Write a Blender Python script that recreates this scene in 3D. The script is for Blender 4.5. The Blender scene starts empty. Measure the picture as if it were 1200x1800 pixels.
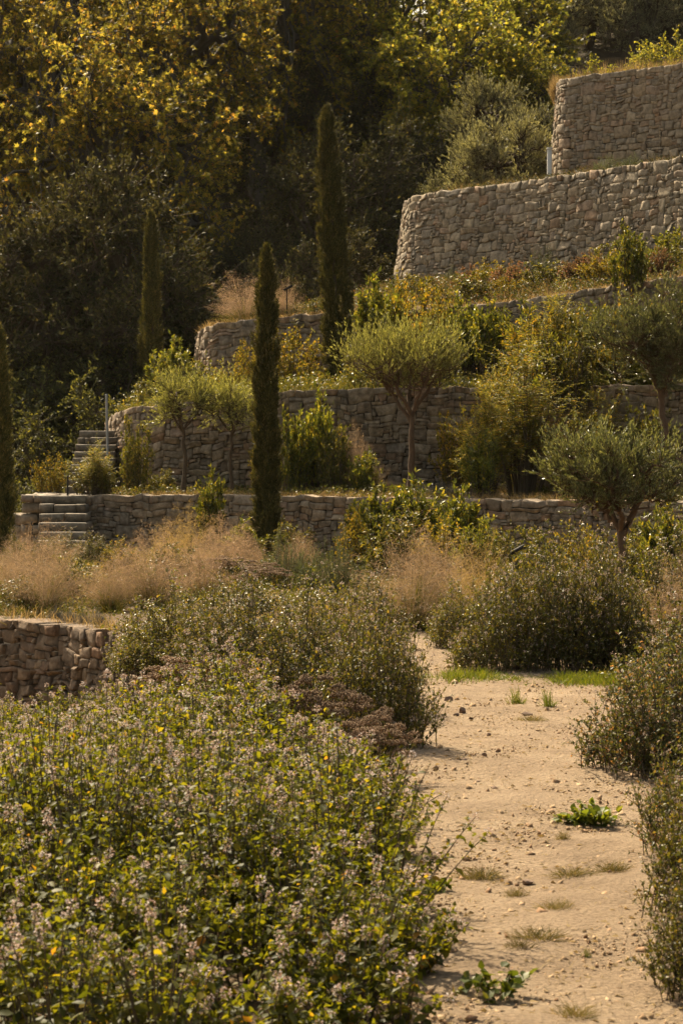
import bpy, math
import numpy as np
from mathutils import Vector

R = math.radians
scene = bpy.context.scene
C = scene.collection

# ------------------------------------------------------------------ camera, light, exposure
EYE = 1.65
FPX = 4250.0            # focal length in pixels of the 1200x1800 photograph
HOR = 800.0             # pixel row of the horizon
cam_d = bpy.data.cameras.new('camera')
cam = bpy.data.objects.new('camera', cam_d)
C.objects.link(cam)
scene.camera = cam
cam.location = (0, 0, EYE)
cam.rotation_euler = (R(90), 0, 0)
cam_d.sensor_width = 36
cam_d.lens = 85
cam_d.shift_y = -100 / 1800
cam_d.clip_end = 600
cam_d.dof.use_dof = True
cam_d.dof.focus_distance = 24
cam_d.dof.aperture_fstop = 13

HAZE = .00005
SUN_AZ, SUN_EL = 28, 45          # degrees left of the view direction, above the horizon
world = bpy.data.worlds.new('World')
scene.world = world
world.use_nodes = True
wn = world.node_tree
wn.nodes.clear()
sky = wn.nodes.new('ShaderNodeTexSky')
sky.sky_type = 'NISHITA'
sky.sun_disc = False
sky.sun_elevation = R(SUN_EL)
sky.sun_rotation = R(-SUN_AZ)
sky.dust_density = 5.0
sky.air_density = 1.3
bg = wn.nodes.new('ShaderNodeBackground')
tint = wn.nodes.new('ShaderNodeMix')
tint.data_type = 'RGBA'
tint.blend_type = 'MULTIPLY'
tint.inputs[0].default_value = 1
tint.inputs[7].default_value = (1.0, 0.90, 0.73, 1)
wo = wn.nodes.new('ShaderNodeOutputWorld')
wn.links.new(sky.outputs[0], tint.inputs[6])
wn.links.new(tint.outputs[2], bg.inputs[0])
bg.inputs[1].default_value = 0.1
wn.links.new(bg.outputs[0], wo.inputs[0])

sun_d = bpy.data.lights.new('sun', 'SUN')
sun_d.energy = 5.0
sun_d.angle = R(0.6)
sun_d.color = (1.0, 0.85, 0.61)
sun = bpy.data.objects.new('sun', sun_d)
C.objects.link(sun)
sdir = Vector((-math.sin(R(SUN_AZ)) * math.cos(R(SUN_EL)), math.cos(R(SUN_AZ)) * math.cos(R(SUN_EL)), math.sin(R(SUN_EL))))
sun.rotation_euler = sdir.to_track_quat('Z', 'Y').to_euler()
sun.location = sdir * 100

vs = scene.view_settings
vs.view_transform = 'Standard'
vs.look = 'None'
vs.exposure = 1.12
vs.gamma = 1
scene.render.filter_size = 1.1
scene.cycles.max_bounces = 6
scene.cycles.diffuse_bounces = 3
scene.cycles.transmission_bounces = 4
scene.cycles.glossy_bounces = 2
scene.cycles.transparent_max_bounces = 4
scene.cycles.use_denoising = True
scene.cycles.caustics_reflective = False
scene.cycles.caustics_refractive = False

# ------------------------------------------------------------------ helpers

def PX(px, d):
    return (px - 600.0) / FPX * d

def PZ(py, d):
    return EYE + (HOR - py) / FPX * d

def nrm(a):
    return a / np.maximum(np.linalg.norm(a, axis=-1, keepdims=True), 1e-9)

def smooth(t):
    t = np.clip(t, 0, 1)
    return t * t * (3 - 2 * t)

def wob(p, seed=0, octaves=3, f=1.0):
    """cheap smooth noise, about -1..1; p (...,k)"""
    r = np.random.default_rng(seed)
    p = np.asarray(p, float)
    out = 0
    amp = 1.0
    tot = 0
    for o in range(octaves):
        for i in range(3):
            k = r.normal(size=p.shape[-1])
            k *= f * (2 ** o) / max(np.linalg.norm(k), .2) * r.uniform(.7, 1.4)
            out = out + amp * np.sin(p @ k + r.uniform(0, 6.28))
        tot += amp * 1.6
        amp *= .55
    return out / tot

class MB:
    def __init__(self):
        self.v = []
        self.f = []
        self.n = 0

    def add(self, v, f, mi=0):
        v = np.asarray(v, np.float32).reshape(-1, 3)
        f = np.asarray(f, np.int64)
        self.v.append(v)
        self.f.append((f + self.n, mi))
        self.n += len(v)
        return self

    def mesh(self, name, mats, smooth_shade=False):
        me = bpy.data.meshes.new(name)
        v = np.concatenate(self.v)
        me.vertices.add(len(v))
        me.vertices.foreach_set('co', v.ravel())
        loops = np.concatenate([f.ravel() for f, _ in self.f]).astype(np.int32)
        tot = np.concatenate([np.full(len(f), f.shape[1], np.int32) for f, _ in self.f])
        mi = np.concatenate([np.full(len(f), m, np.int32) for f, m in self.f])
        start = np.zeros(len(tot), np.int32)
        start[1:] = np.cumsum(tot)[:-1]
        me.loops.add(len(loops))
        me.loops.foreach_set('vertex_index', loops)
        me.polygons.add(len(tot))
        me.polygons.foreach_set('loop_start', start)
        me.polygons.foreach_set('loop_total', tot)
        me.polygons.foreach_set('material_index', mi)
        if smooth_shade:
            me.polygons.foreach_set('use_smooth', np.ones(len(tot), bool))
        for m in (mats if isinstance(mats, (list, tuple)) else [mats]):
            me.materials.append(m)
        me.update(calc_edges=True)
        return me

def link(name, data, parent=None):
    o = bpy.data.objects.new(name, data)
    C.objects.link(o)
    if parent:
        o.parent = parent
    return o

def tag(o, label=None, cat=None, group=None, kind=None):
    if label: o['label'] = label
    if cat: o['category'] = cat
    if group: o['group'] = group
    if kind: o['kind'] = kind
    return o

def thing(name, label, cat, loc=(0, 0, 0), rz=0, sc=(1, 1, 1), group=None):
    o = link(name, None)
    o.empty_display_size = .1
    o.location = loc
    o.rotation_euler = (0, 0, rz)
    o.scale = sc if hasattr(sc, '__len__') else (sc, sc, sc)
    return tag(o, label, cat, group)

def place(proto, name, label, cat, loc, rz=0, sc=1, group=None, tilt=(0, 0)):
    """a thing made of a prototype's parts (mesh data shared)"""
    o = thing(name, label, cat, loc, rz, sc, group)
    o.rotation_euler = (tilt[0], tilt[1], rz)
    for pn, me in proto:
        link(pn, me, o)
    return o

# ------------------------------------------------------------------ materials

def ramp(nt, cols, interp='LINEAR'):
    n = nt.nodes.new('ShaderNodeValToRGB')
    cr = n.color_ramp
    cr.interpolation = interp
    while len(cr.elements) < len(cols):
        cr.elements.new(.5)
    for i, c in enumerate(cols):
        e = cr.elements[i]
        if len(c) == 2:
            e.position, col = c
        else:
            e.position, col = i / max(1, len(cols) - 1), c
        e.color = (*col, 1)
    return n

def leaf_mat(name, cols, trans=.4, rough=.5, spec=.35, tcol=(1.35, 1.2, .55), vary=.25, gain=1.0):
    cols = [(c[0], tuple(min(.8, x * gain) for x in c[1])) for c in cols]
    m = bpy.data.materials.new(name)
    m.use_nodes = True
    nt = m.node_tree
    nt.nodes.clear()
    L = nt.links.new
    geo = nt.nodes.new('ShaderNodeNewGeometry')
    rp = ramp(nt, cols)
    L(geo.outputs['Random Per Island'], rp.inputs[0])
    oi = nt.nodes.new('ShaderNodeObjectInfo')
    mr = nt.nodes.new('ShaderNodeMapRange')
    mr.inputs[3].default_value = 1 - vary
    mr.inputs[4].default_value = 1 + vary
    L(oi.outputs['Random'], mr.inputs[0])
    hs = nt.nodes.new('ShaderNodeHueSaturation')
    L(rp.outputs[0], hs.inputs['Color'])
    L(mr.outputs[0], hs.inputs['Value'])
    pb = nt.nodes.new('ShaderNodeBsdfPrincipled')
    pb.inputs['Roughness'].default_value = rough
    pb.inputs['Specular IOR Level'].default_value = spec
    L(hs.outputs[0], pb.inputs['Base Color'])
    tr = nt.nodes.new('ShaderNodeBsdfTranslucent')
    mx = nt.nodes.new('ShaderNodeMix')
    mx.data_type = 'RGBA'
    mx.blend_type = 'MULTIPLY'
    mx.inputs[0].default_value = 1
    mx.inputs[7].default_value = (*tcol, 1)
    L(hs.outputs[0], mx.inputs[6])
    L(mx.outputs[2], tr.inputs[0])
    ms = nt.nodes.new('ShaderNodeMixShader')
    ms.inputs[0].default_value = trans
    L(pb.outputs[0], ms.inputs[1])
    L(tr.outputs[0], ms.inputs[2])
    out = nt.nodes.new('ShaderNodeOutputMaterial')
    L(ms.outputs[0], out.inputs[0])
    return m

def solid_mat(name, cols, scale=8, rough=.8, bump=.3, island=None, detail=6, spec=.3, bump_scale=None, bdist=.02):
    """noise-coloured surface; island = list of tints per loose piece"""
    m = bpy.data.materials.new(name)
    m.use_nodes = True
    nt = m.node_tree
    L = nt.links.new
    pb = nt.nodes['Principled BSDF']
    pb.inputs['Roughness'].default_value = rough
    pb.inputs['Specular IOR Level'].default_value = spec
    tc = nt.nodes.new('ShaderNodeTexCoord')
    nz = nt.nodes.new('ShaderNodeTexNoise')
    nz.inputs['Scale'].default_value = scale
    nz.inputs['Detail'].default_value = detail
    nz.inputs['Roughness'].default_value = .65
    L(tc.outputs['Object'], nz.inputs['Vector'])
    rp = ramp(nt, cols)
    L(nz.outputs[0], rp.inputs[0])
    col = rp.outputs[0]
    if island:
        geo = nt.nodes.new('ShaderNodeNewGeometry')
        ir = ramp(nt, island)
        L(geo.outputs['Random Per Island'], ir.inputs[0])
        mx = nt.nodes.new('ShaderNodeMix')
        mx.data_type = 'RGBA'
        mx.blend_type = 'MULTIPLY'
        mx.inputs[0].default_value = 1
        L(col, mx.inputs[6])
        L(ir.outputs[0], mx.inputs[7])
        col = mx.outputs[2]
    L(col, pb.inputs['Base Color'])
    if bump:
        n2 = nt.nodes.new('ShaderNodeTexNoise')
        n2.inputs['Scale'].default_value = bump_scale or scale * 3
        n2.inputs['Detail'].default_value = 8
        n2.inputs['Roughness'].default_value = .7
        L(tc.outputs['Object'], n2.inputs['Vector'])
        bp = nt.nodes.new('ShaderNodeBump')
        bp.inputs['Strength'].default_value = bump
        bp.inputs['Distance'].default_value = bdist
        L(n2.outputs[0], bp.inputs['Height'])
        L(bp.outputs[0], pb.inputs['Normal'])
    return m

STONE_TINTS = [(0, (.66, .65, .64)), (.15, (1.0, .96, .88)), (.3, (.78, .77, .77)), (.42, (1.05, .95, .82)), (.55, (.9, .88, .85)),
               (.68, (1.28, 1.22, 1.1)), (.8, (.72, .66, .61)), (.9, (1.08, .86, .72)), (1, (.84, .88, .94))]
M = {}
M['stone'] = solid_mat('wall_stone', [(.3, (.125, .10, .07)), (.5, (.265, .22, .157)), (.7, (.40, .335, .25))], 9, .85, .55, STONE_TINTS, bump_scale=22, bdist=.035)
M['rubble'] = solid_mat('rubble_stone', [(.3, (.115, .09, .06)), (.5, (.25, .197, .14)), (.7, (.40, .325, .24))], 9, .85, .6, STONE_TINTS, bump_scale=22, bdist=.035)
M['rubble_brown'] = solid_mat('brown_rubble', [(.3, (.085, .06, .04)), (.5, (.18, .13, .088)), (.7, (.30, .225, .155))], 9, .9, .6, STONE_TINTS, bump_scale=22, bdist=.035)
M['core'] = solid_mat('wall_core', [(.03, .023, .015), (.085, .065, .044)], 6, .95, .3)
M['step'] = solid_mat('step_stone', [(.3, (.085, .07, .05)), (.5, (.15, .125, .092)), (.7, (.23, .2, .15))], 8, .85, .5, [(.75, .75, .75), (1.1, 1.05, .95), (.9, .82, .75), (1.2, 1.15, 1.1)], bump_scale=16)
M['tread'] = solid_mat('tread_stone', [(.3, (.17, .14, .105)), (.7, (.36, .31, .24))], 8, .85, .5, STONE_TINTS)
M['bark'] = solid_mat('bark', [(.05, .034, .02), (.12, .085, .052)], 14, .9, .7, bump_scale=30)
M['bark_red'] = solid_mat('olive_bark', [(.075, .045, .026), (.17, .105, .062)], 12, .9, .7, bump_scale=26)
M['bark_pale'] = solid_mat('plane_bark', [(.05, .042, .03), (.12, .10, .075)], 5, .9, .4, bump_scale=18)
M['twig'] = solid_mat('twig', [(.07, .048, .028), (.14, .10, .06)], 20, .9, 0)
M['metal'] = solid_mat('dark_metal', [(.018, .016, .014), (.03, .026, .022)], 20, .5, .05)
M['pale_post'] = solid_mat('pale_post_paint', [(.58, .57, .54), (.7, .69, .66)], 10, .6, .05)
M['pole'] = solid_mat('pole_paint', [(.26, .255, .24), (.34, .335, .32)], 10, .6, .05)
M['rock'] = solid_mat('rock', [(.10, .06, .04), (.17, .11, .075), (.26, .19, .13)], 30, .9, .5, bdist=.006)
M['gravel'] = solid_mat('gravel', [(.3, .21, .125), (.5, .37, .23)], 30, .9, .2, [(.35, .28, .22), (.8, .72, .62), (1, .95, .9), (.55, .42, .34), (1.25, 1.25, 1.2)], bdist=.004)

G = lambda *a: list(a)
M['mint'] = leaf_mat('mint_leaf', [(0, (.035, .045, .007)), (.4, (.076, .086, .011)), (.88, (.13, .13, .016)), (.985, (.2, .165, .02)), (1, (.3, .15, .028))], .58, .5, .2, (1.85, 1.62, .45))
M['mint_flower'] = leaf_mat('mint_flower', [(0, (.27, .15, .085)), (.35, (.46, .32, .235)), (.7, (.68, .53, .455)), (1, (.85, .74, .69))], .3, .8, .1, (1, 1, 1), .1)
M['small_leaf'] = leaf_mat('oregano_leaf', [(0, (.05, .06, .012)), (.5, (.11, .112, .02)), (.85, (.18, .155, .03)), (1, (.27, .19, .05))], .4, .42, .4)
M['russet_leaf'] = leaf_mat('russet_leaf', [(0, (.026, .033, .01)), (.5, (.055, .06, .016)), (.82, (.09, .08, .022)), (1, (.2, .10, .05))], .35, .55, .3, gain=1.7)
M['white_flower'] = leaf_mat('dry_white_flower', [(0, (.24, .15, .09)), (.5, (.40, .29, .21)), (1, (.62, .53, .46))], .3, .8, .1, (1, 1, 1), .1)
M['laurel'] = leaf_mat('laurel_leaf', [(0, (.035, .045, .008)), (.5, (.085, .095, .014)), (.85, (.15, .145, .02)), (1, (.24, .18, .025))], .45, .4, .5, gain=1.6)
M['yellow_leaf'] = leaf_mat('yellow_green_leaf', [(0, (.05, .052, .009)), (.5, (.13, .115, .016)), (.85, (.22, .165, .02)), (1, (.33, .19, .03))], .48, .5, .3, gain=1.4)
M['feather'] = leaf_mat('pinnate_leaf', [(0, (.045, .052, .012)), (.5, (.09, .09, .018)), (.85, (.15, .13, .024)), (1, (.25, .15, .03))], .45, .5, .3, gain=2.2)
M['olive'] = leaf_mat('olive_leaf', [(0, (.035, .042, .016)), (.5, (.07, .075, .03)), (1, (.13, .13, .06))], .3, .36, .5, (1.3, 1.2, .6), gain=2.3)
M['willow'] = leaf_mat('oleaster_leaf', [(0, (.055, .06, .02)), (.5, (.10, .105, .035)), (1, (.17, .165, .06))], .42, .42, .4, gain=2.7)
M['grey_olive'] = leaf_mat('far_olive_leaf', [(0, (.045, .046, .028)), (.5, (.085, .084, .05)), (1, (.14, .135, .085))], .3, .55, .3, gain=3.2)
M['cypress'] = leaf_mat('cypress_spray', [(0, (.024, .026, .008)), (.5, (.05, .048, .014)), (.85, (.085, .074, .022)), (1, (.14, .105, .038))], .25, .7, .2, gain=1.7)
M['dark_leaf'] = leaf_mat('evergreen_leaf', [(0, (.014, .015, .007)), (.5, (.03, .03, .013)), (.9, (.05, .046, .02)), (1, (.09, .075, .03))], .28, .65, .12, gain=2.2)
M['fig'] = leaf_mat('ivy_leaf', [(0, (.022, .025, .01)), (.5, (.045, .047, .018)), (.88, (.07, .07, .024)), (1, (.13, .12, .03))], .4, .6, .25, gain=1.9)
M['plane'] = leaf_mat('plane_leaf', [(0, (.08, .08, .018)), (.35, (.16, .15, .025)), (.65, (.27, .225, .035)), (.9, (.40, .30, .05)), (1, (.38, .2, .038))], .6, .5, .25, (1.45, 1.3, .9), gain=1.0)
M['plane_green'] = leaf_mat('plane_green_leaf', [(0, (.07, .08, .016)), (.4, (.15, .155, .024)), (.75, (.27, .25, .034)), (1, (.38, .28, .04))], .6, .5, .25, (1.45, 1.35, .85), gain=1.05)
M['rosemary'] = leaf_mat('rosemary_leaf', [(0, (.03, .04, .017)), (.5, (.055, .068, .028)), (1, (.10, .11, .045))], .25, .6, .25, gain=1.7)
M['plume'] = leaf_mat('grass_plume', [(0, (.18, .125, .072)), (.5, (.30, .212, .125)), (1, (.43, .32, .20))], .45, .7, .15, (1.1, 1, .85), .1)
M['plume_pink'] = leaf_mat('pink_grass_plume', [(0, (.22, .15, .092)), (.5, (.34, .24, .15)), (1, (.46, .34, .225))], .45, .7, .15, (1.1, 1, .85), .1)
M['plume_straw'] = leaf_mat('straw_grass_plume', [(0, (.24, .17, .07)), (.5, (.38, .27, .11)), (1, (.48, .36, .17))], .45, .7, .15, (1.1, 1, .7), .1)
M['blade'] = leaf_mat('grass_blade', [(0, (.035, .042, .01)), (.5, (.07, .075, .016)), (1, (.16, .125, .035))], .4, .5, .3, gain=1.4)
M['weed'] = leaf_mat('weed_leaf', [(0, (.07, .10, .012)), (.5, (.13, .165, .018)), (1, (.2, .2, .03))], .45, .5, .3, gain=.85)
M['dry_grass'] = leaf_mat('dry_grass', [(0, (.16, .11, .05)), (.5, (.30, .21, .09)), (1, (.42, .31, .15))], .35, .7, .15, (1.1, 1, .75))
M['patch_blade'] = leaf_mat('patch_blade', [(0, (.08, .075, .02)), (.6, (.16, .13, .04)), (1, (.28, .2, .08))], .35, .7, .15, (1.1, 1, .7))
M['fescue'] = leaf_mat('fescue_blade', [(0, (.06, .058, .05)), (.5, (.10, .095, .082)), (1, (.16, .145, .125))], .25, .7, .2, (1, 1, .9))
M['sedum'] = leaf_mat('sedum_head', [(0, (.18, .11, .065)), (.5, (.32, .21, .125)), (1, (.46, .33, .2))], .15, .8, .15, (1, 1, .9))
M['red_leaf'] = leaf_mat('red_leaf', [(0, (.10, .085, .025)), (.4, (.17, .125, .04)), (.7, (.30, .18, .09)), (1, (.36, .17, .10))], .4, .6, .25, (1.2, 1, .8))

def ground_mat(name, c0, c1, c2, pebbles=True):
    m = bpy.data.materials.new(name)
    m.use_nodes = True
    nt = m.node_tree
    L = nt.links.new
    pb = nt.nodes['Principled BSDF']
    pb.inputs['Roughness'].default_value = .95
    pb.inputs['Specular IOR Level'].default_value = .15
    tc = nt.nodes.new('ShaderNodeTexCoord')
    n1 = nt.nodes.new('ShaderNodeTexNoise'); n1.inputs['Scale'].default_value = 1.6; n1.inputs['Detail'].default_value = 8; n1.inputs['Roughness'].default_value = .7
    n2 = nt.nodes.new('ShaderNodeTexNoise'); n2.inputs['Scale'].default_value = 55; n2.inputs['Detail'].default_value = 6; n2.inputs['Roughness'].default_value = .8
    for n in (n1, n2):
        L(tc.outputs['Object'], n.inputs['Vector'])
    r1 = ramp(nt, [(.3, c0), (.52, c1), (.75, c2)])
    L(n1.outputs[0], r1.inputs[0])
    r2 = ramp(nt, [(.32, (.5, .46, .40)), (.5, (1, 1, 1)), (.68, (1.3, 1.28, 1.24))])
    L(n2.outputs[0], r2.inputs[0])
    mx = nt.nodes.new('ShaderNodeMix'); mx.data_type = 'RGBA'; mx.blend_type = 'MULTIPLY'; mx.inputs[0].default_value = 1
    L(r1.outputs[0], mx.inputs[6]); L(r2.outputs[0], mx.inputs[7])
    L(mx.outputs[2], pb.inputs['Base Color'])
    vo = nt.nodes.new('ShaderNodeTexVoronoi'); vo.inputs['Scale'].default_value = 38
    L(tc.outputs['Object'], vo.inputs['Vector'])
    ad = nt.nodes.new('ShaderNodeMath'); ad.operation = 'MULTIPLY_ADD'; ad.inputs[1].default_value = -.5
    L(vo.outputs['Distance'], ad.inputs[0]); L(n2.outputs[0], ad.inputs[2])
    bp = nt.nodes.new('ShaderNodeBump'); bp.inputs['Strength'].default_value = .9; bp.inputs['Distance'].default_value = .03
    L(ad.outputs[0], bp.inputs['Height']); L(bp.outputs[0], pb.inputs['Normal'])
    return m

M['path'] = ground_mat('sandy_path', (.23, .163, .103), (.345, .253, .164), (.44, .337, .226))
M['soil'] = ground_mat('bed_soil', (.11, .075, .042), (.19, .13, .072), (.27, .19, .105))
M['terrace'] = ground_mat('terrace_soil', (.12, .085, .045), (.20, .14, .072), (.28, .2, .1))
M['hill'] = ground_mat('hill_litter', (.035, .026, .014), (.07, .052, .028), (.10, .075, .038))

# ------------------------------------------------------------------ plant geometry kit
T_LEAF = (np.array([(0, 0, 0), (-.26, .36, .05), (.26, .36, .05), (0, .42, 0), (-.2, .68, .03), (.2, .68, .03), (0, .72, -.03), (0, 1, -.1)]),
          np.array([(0, 3, 1, 1), ]))
T_LEAF_F = [np.array([(0, 2, 3), (0, 3, 1), (6, 5, 7), (6, 7, 4)]), np.array([(3, 2, 5, 6), (1, 3, 6, 4)])]
T_RHOMB = np.array([(0, 0, 0), (-.5, .42, .12), (.5, .42, .12), (0, 1, -.06), (0, .45, 0)])
T_RHOMB_F = [np.array([(0, 2, 3, 4), (0, 4, 3, 1)])]
T_DIAM = np.array([(0, 0, 0), (-.5, .45, 0), (.5, .45, 0), (0, 1, 0)])
T_DIAM_F = [np.array([(0, 2, 3, 1)])]
_lo = [(0, -.05)]
for a, r_ in ((-75, .5), (-52, .36), (-38, .82), (-18, .5), (0, 1.0), (18, .5), (38, .82), (52, .36), (75, .5)):
    _lo.append((math.sin(R(a)) * r_, math.cos(R(a)) * r_))
T_PALM = np.array([(0, .28, .05)] + [(x, y, -.05 * abs(x)) for x, y in _lo])
T_PALM_F = [np.array([(0, i, i % 10 + 1) for i in range(1, 11)])]
T_OCT = np.array([(1, 0, 0), (-1, 0, 0), (0, 1, 0), (0, -1, 0), (0, 0, 1), (0, 0, -1)], float)
T_OCT_F = [np.array([(0, 2, 4), (2, 1, 4), (1, 3, 4), (3, 0, 4), (2, 0, 5), (1, 2, 5), (3, 1, 5), (0, 3, 5)])]

def unit(rng, n):
    return nrm(rng.normal(size=(n, 3)))

def scatter(mb, tv, tf, P, D, N, S, W=1.0, mi=0):
    """copies of a small template: y of the template along D, z along N"""
    n = len(P)
    if n == 0: return
    D = nrm(D)
    X = nrm(np.cross(D, N))
    Z = np.cross(X, D)
    S = np.broadcast_to(np.asarray(S, float), (n,))
    W = np.broadcast_to(np.asarray(W, float), (n,))
    v = P[:, None, :] + S[:, None, None] * (tv[None, :, 0:1] * (X * W[:, None])[:, None, :] + tv[None, :, 1:2] * D[:, None, :] + tv[None, :, 2:3] * Z[:, None, :])
    base = mb.n
    mb.v.append(v.reshape(-1, 3).astype(np.float32))
    off = (np.arange(n) * len(tv))[:, None, None]
    for f in tf:
        mb.f.append(((f[None] + off).reshape(-1, f.shape[1]) + base, mi))
    mb.n += n * len(tv)

def blobs(mb, P, S3, rng, mi=0):
    """small octahedral lumps with random turn"""
    n = len(P)
    q = unit(rng, n)
    X = nrm(np.cross(q, unit(rng, n)))
    Y = np.cross(q, X)
    S3 = np.broadcast_to(S3, (n, 3))
    t = T_OCT
    v = P[:, None] + t[None, :, 0:1] * (X * S3[:, 0:1])[:, None] + t[None, :, 1:2] * (Y * S3[:, 1:2])[:, None] + t[None, :, 2:3] * (q * S3[:, 2:3])[:, None]
    base = mb.n
    mb.v.append(v.reshape(-1, 3).astype(np.float32))
    off = (np.arange(n) * 6)[:, None, None]
    mb.f.append(((T_OCT_F[0][None] + off).reshape(-1, 3) + base, mi))
    mb.n += n * 6

def tubes(mb, pts, rad, sides=4, mi=0):
    pts = np.asarray(pts, float)
    n, k, _ = pts.shape
    rad = np.broadcast_to(np.asarray(rad, float), (n, k))
    T = np.gradient(pts, axis=1)
    T = nrm(T)
    ref = np.where(np.abs(T[..., 2:3]) > .9, np.array([1., 0, 0]), np.array([0, 0, 1.]))
    X = nrm(np.cross(T, ref))
    Y = np.cross(T, X)
    a = np.arange(sides) / sides * 2 * np.pi
    v = pts[:, :, None] + rad[:, :, None, None] * (np.cos(a)[None, None, :, None] * X[:, :, None] + np.sin(a)[None, None, :, None] * Y[:, :, None])
    base = mb.n
    mb.v.append(v.reshape(-1, 3).astype(np.float32))
    i = np.arange(k - 1)[:, None] * sides
    j = np.arange(sides)[None]
    jn = (j + 1) % sides
    f = np.stack([i + j, i + jn, i + sides + jn, i + sides + j], -1).reshape(-1, 4)
    off = (np.arange(n) * k * sides)[:, None, None]
    mb.f.append(((f[None] + off).reshape(-1, 4) + base, mi))
    mb.n += n * k * sides

def strips(mb, pts, wid, side=None, rng=None, mi=0):
    """flat tapering blades; pts (n,k,3), wid (n,) at the base"""
    n, k, _ = pts.shape
    if side is None:
        side = unit(rng, n)
    T = nrm(pts[:, -1] - pts[:, 0])
    sd = nrm(np.cross(T, side))
    w = np.asarray(wid)[:, None] * np.linspace(1, .15, k)[None]
    a = pts - sd[:, None] * w[..., None] * .5
    b = pts + sd[:, None] * w[..., None] * .5
    v = np.stack([a, b], 2).reshape(-1, 3)
    base = mb.n
    mb.v.append(v.astype(np.float32))
    i = np.arange(k - 1) * 2
    f = np.stack([i, i + 1, i + 3, i + 2], -1)
    off = (np.arange(n) * k * 2)[:, None, None]
    mb.f.append(((f[None] + off).reshape(-1, 4) + base, mi))
    mb.n += n * k * 2

def bez(a, b, c, k):
    t = np.linspace(0, 1, k)[None, :, None]
    return a[:, None] * (1 - t) ** 2 + 2 * b[:, None] * t * (1 - t) + c[:, None] * t * t

def along(pts, idx, t):
    """points and tangents at parameter t (0..1) on polylines pts[idx]"""
    k = pts.shape[1]
    x = np.clip(t, 0, .9999) * (k - 1)
    i = x.astype(int)
    f = (x - i)[:, None]
    a = pts[idx, i]
    b = pts[idx, i + 1]
    return a + (b - a) * f, nrm(b - a)

def shrub_stems(rng, n, w, dpt, h, base=.12, k=6, flat=.5, up=.75, rmin=0.0, jit=.12, lumpy=.22):
    th = rng.uniform(0, 2 * np.pi, n)
    r = np.sqrt(rng.uniform(rmin, 1, n))
    lump = 1 + .18 * np.sin(th * 3 + rng.uniform(0, 6)) + .12 * np.sin(th * 5 + rng.uniform(0, 6))
    end = np.stack([np.cos(th) * r * w / 2 * lump, np.sin(th) * r * dpt / 2 * lump, h * (1 - (1 - flat) * r ** 2.2) * rng.uniform(1 - jit * 2.2, 1 + jit, n)], 1)
    end[:, 2] *= 1 + lumpy * wob(np.stack([end[:, 0] / w, end[:, 1] / dpt], 1), int(rng.integers(1e6)), 2, 5)
    st = np.stack([np.cos(th) * r * w / 2 * base * 2, np.sin(th) * r * dpt / 2 * base * 2, np.zeros(n)], 1) + rng.normal(size=(n, 3)) * (base * .15, base * .15, 0)
    mid = st * .6 + end * np.array([.4, .4, up])
    mid[:, 2] = end[:, 2] * up
    p = bez(st, mid, end, k)
    p[:, 1:] += rng.normal(size=(n, k - 1, 3)) * .012 * max(h, .4) * np.linspace(.3, 1, k - 1)[None, :, None]
    return p

def twigs_on(rng, stems, m, length, t0=.3, t1=1.0, up=.3, k=3, fwd=.5):
    n = len(stems)
    idx = np.repeat(np.arange(n), m)
    t = rng.uniform(t0, t1, n * m)
    p, tan = along(stems, idx, t)
    d = nrm(tan * fwd + unit(rng, n * m) * .8 + np.array([0, 0, up]))
    l = length * rng.uniform(.5, 1.25, n * m)
    s = np.linspace(0, 1, k)[None, :, None]
    pts = p[:, None] + d[:, None] * l[:, None, None] * s
    pts = pts + (s ** 2) * (unit(rng, n * m)[:, None] * l[:, None, None] * .2)
    return pts

def leaves_on(mb, rng, pts, per, size, tv, tf, t0=.2, t1=1.0, width=1.0, ang=.9, up=.25, tan_w=.6, flat=.6, mi=0, szvar=.35):
    n = len(pts)
    idx = np.repeat(np.arange(n), per)
    t = rng.uniform(t0, t1, n * per)
    p, tan = along(pts, idx, t)
    u = unit(rng, n * per)
    D = nrm(tan * tan_w + u * ang + np.array([0, 0, up]))
    N = nrm(unit(rng, n * per) * (1 - flat) + np.array([0, 0, flat]) + u * .2)
    S = size * rng.uniform(1 - szvar, 1 + szvar, n * per)
    scatter(mb, tv, tf, p, D, N, S, width, mi)

# ------------------------------------------------------------------ ground heights
WALL0 = [(-700, 27), (-250, 25.2), (-100, 24.6), (0, 23.9), (120, 22.9), (200, 22.0), (245, 20.9), (262, 19.6)]
_w0 = np.array([(PX(p, d), d) for p, d in WALL0])

def ground_z(X, Y):
    X = np.asarray(X, float); Y = np.asarray(Y, float)
    yw = np.interp(X, _w0[:, 0], _w0[:, 1])
    low = smooth((-.75 - X) / 1.1) * smooth((Y - 9) / 7) * smooth((yw + .32 - Y) / .25)
    z = -.85 * low
    z = z + .018 * wob(np.stack([X, Y], -1), 5, 2, 1.2)
    # the valley side rises behind the terraces
    right = smooth((X + 6) / 10)
    start = 47 + right * 0
    prof_l = -2.2 * smooth((Y - 42) / 8) + 20 * np.clip((Y - 58) / 55, 0, 3) ** 1.05
    prof_r = -2.0 * smooth((Y - 42) / 8) + 1.0 * np.clip(Y - 46, 0, 12) * .35 + 17 * np.clip((Y - 56) / 42, 0, 3) ** .95
    hill = prof_l * (1 - right) + prof_r * right
    cap = 21.5 + 2.5 * smooth((np.abs(X - 4 * Y / 100) / np.maximum(Y, 1) - .05) / .05)
    hill = cap - np.logaddexp(0, (cap - hill) * 1.2) / 1.2
    hill = np.where(Y > 41, hill, 0)
    hill = np.where(Y > 41, hill, 0) + np.where(Y > 55, .5 * wob(np.stack([X, Y], -1), 8, 2, .3), 0)
    return z + hill

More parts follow.
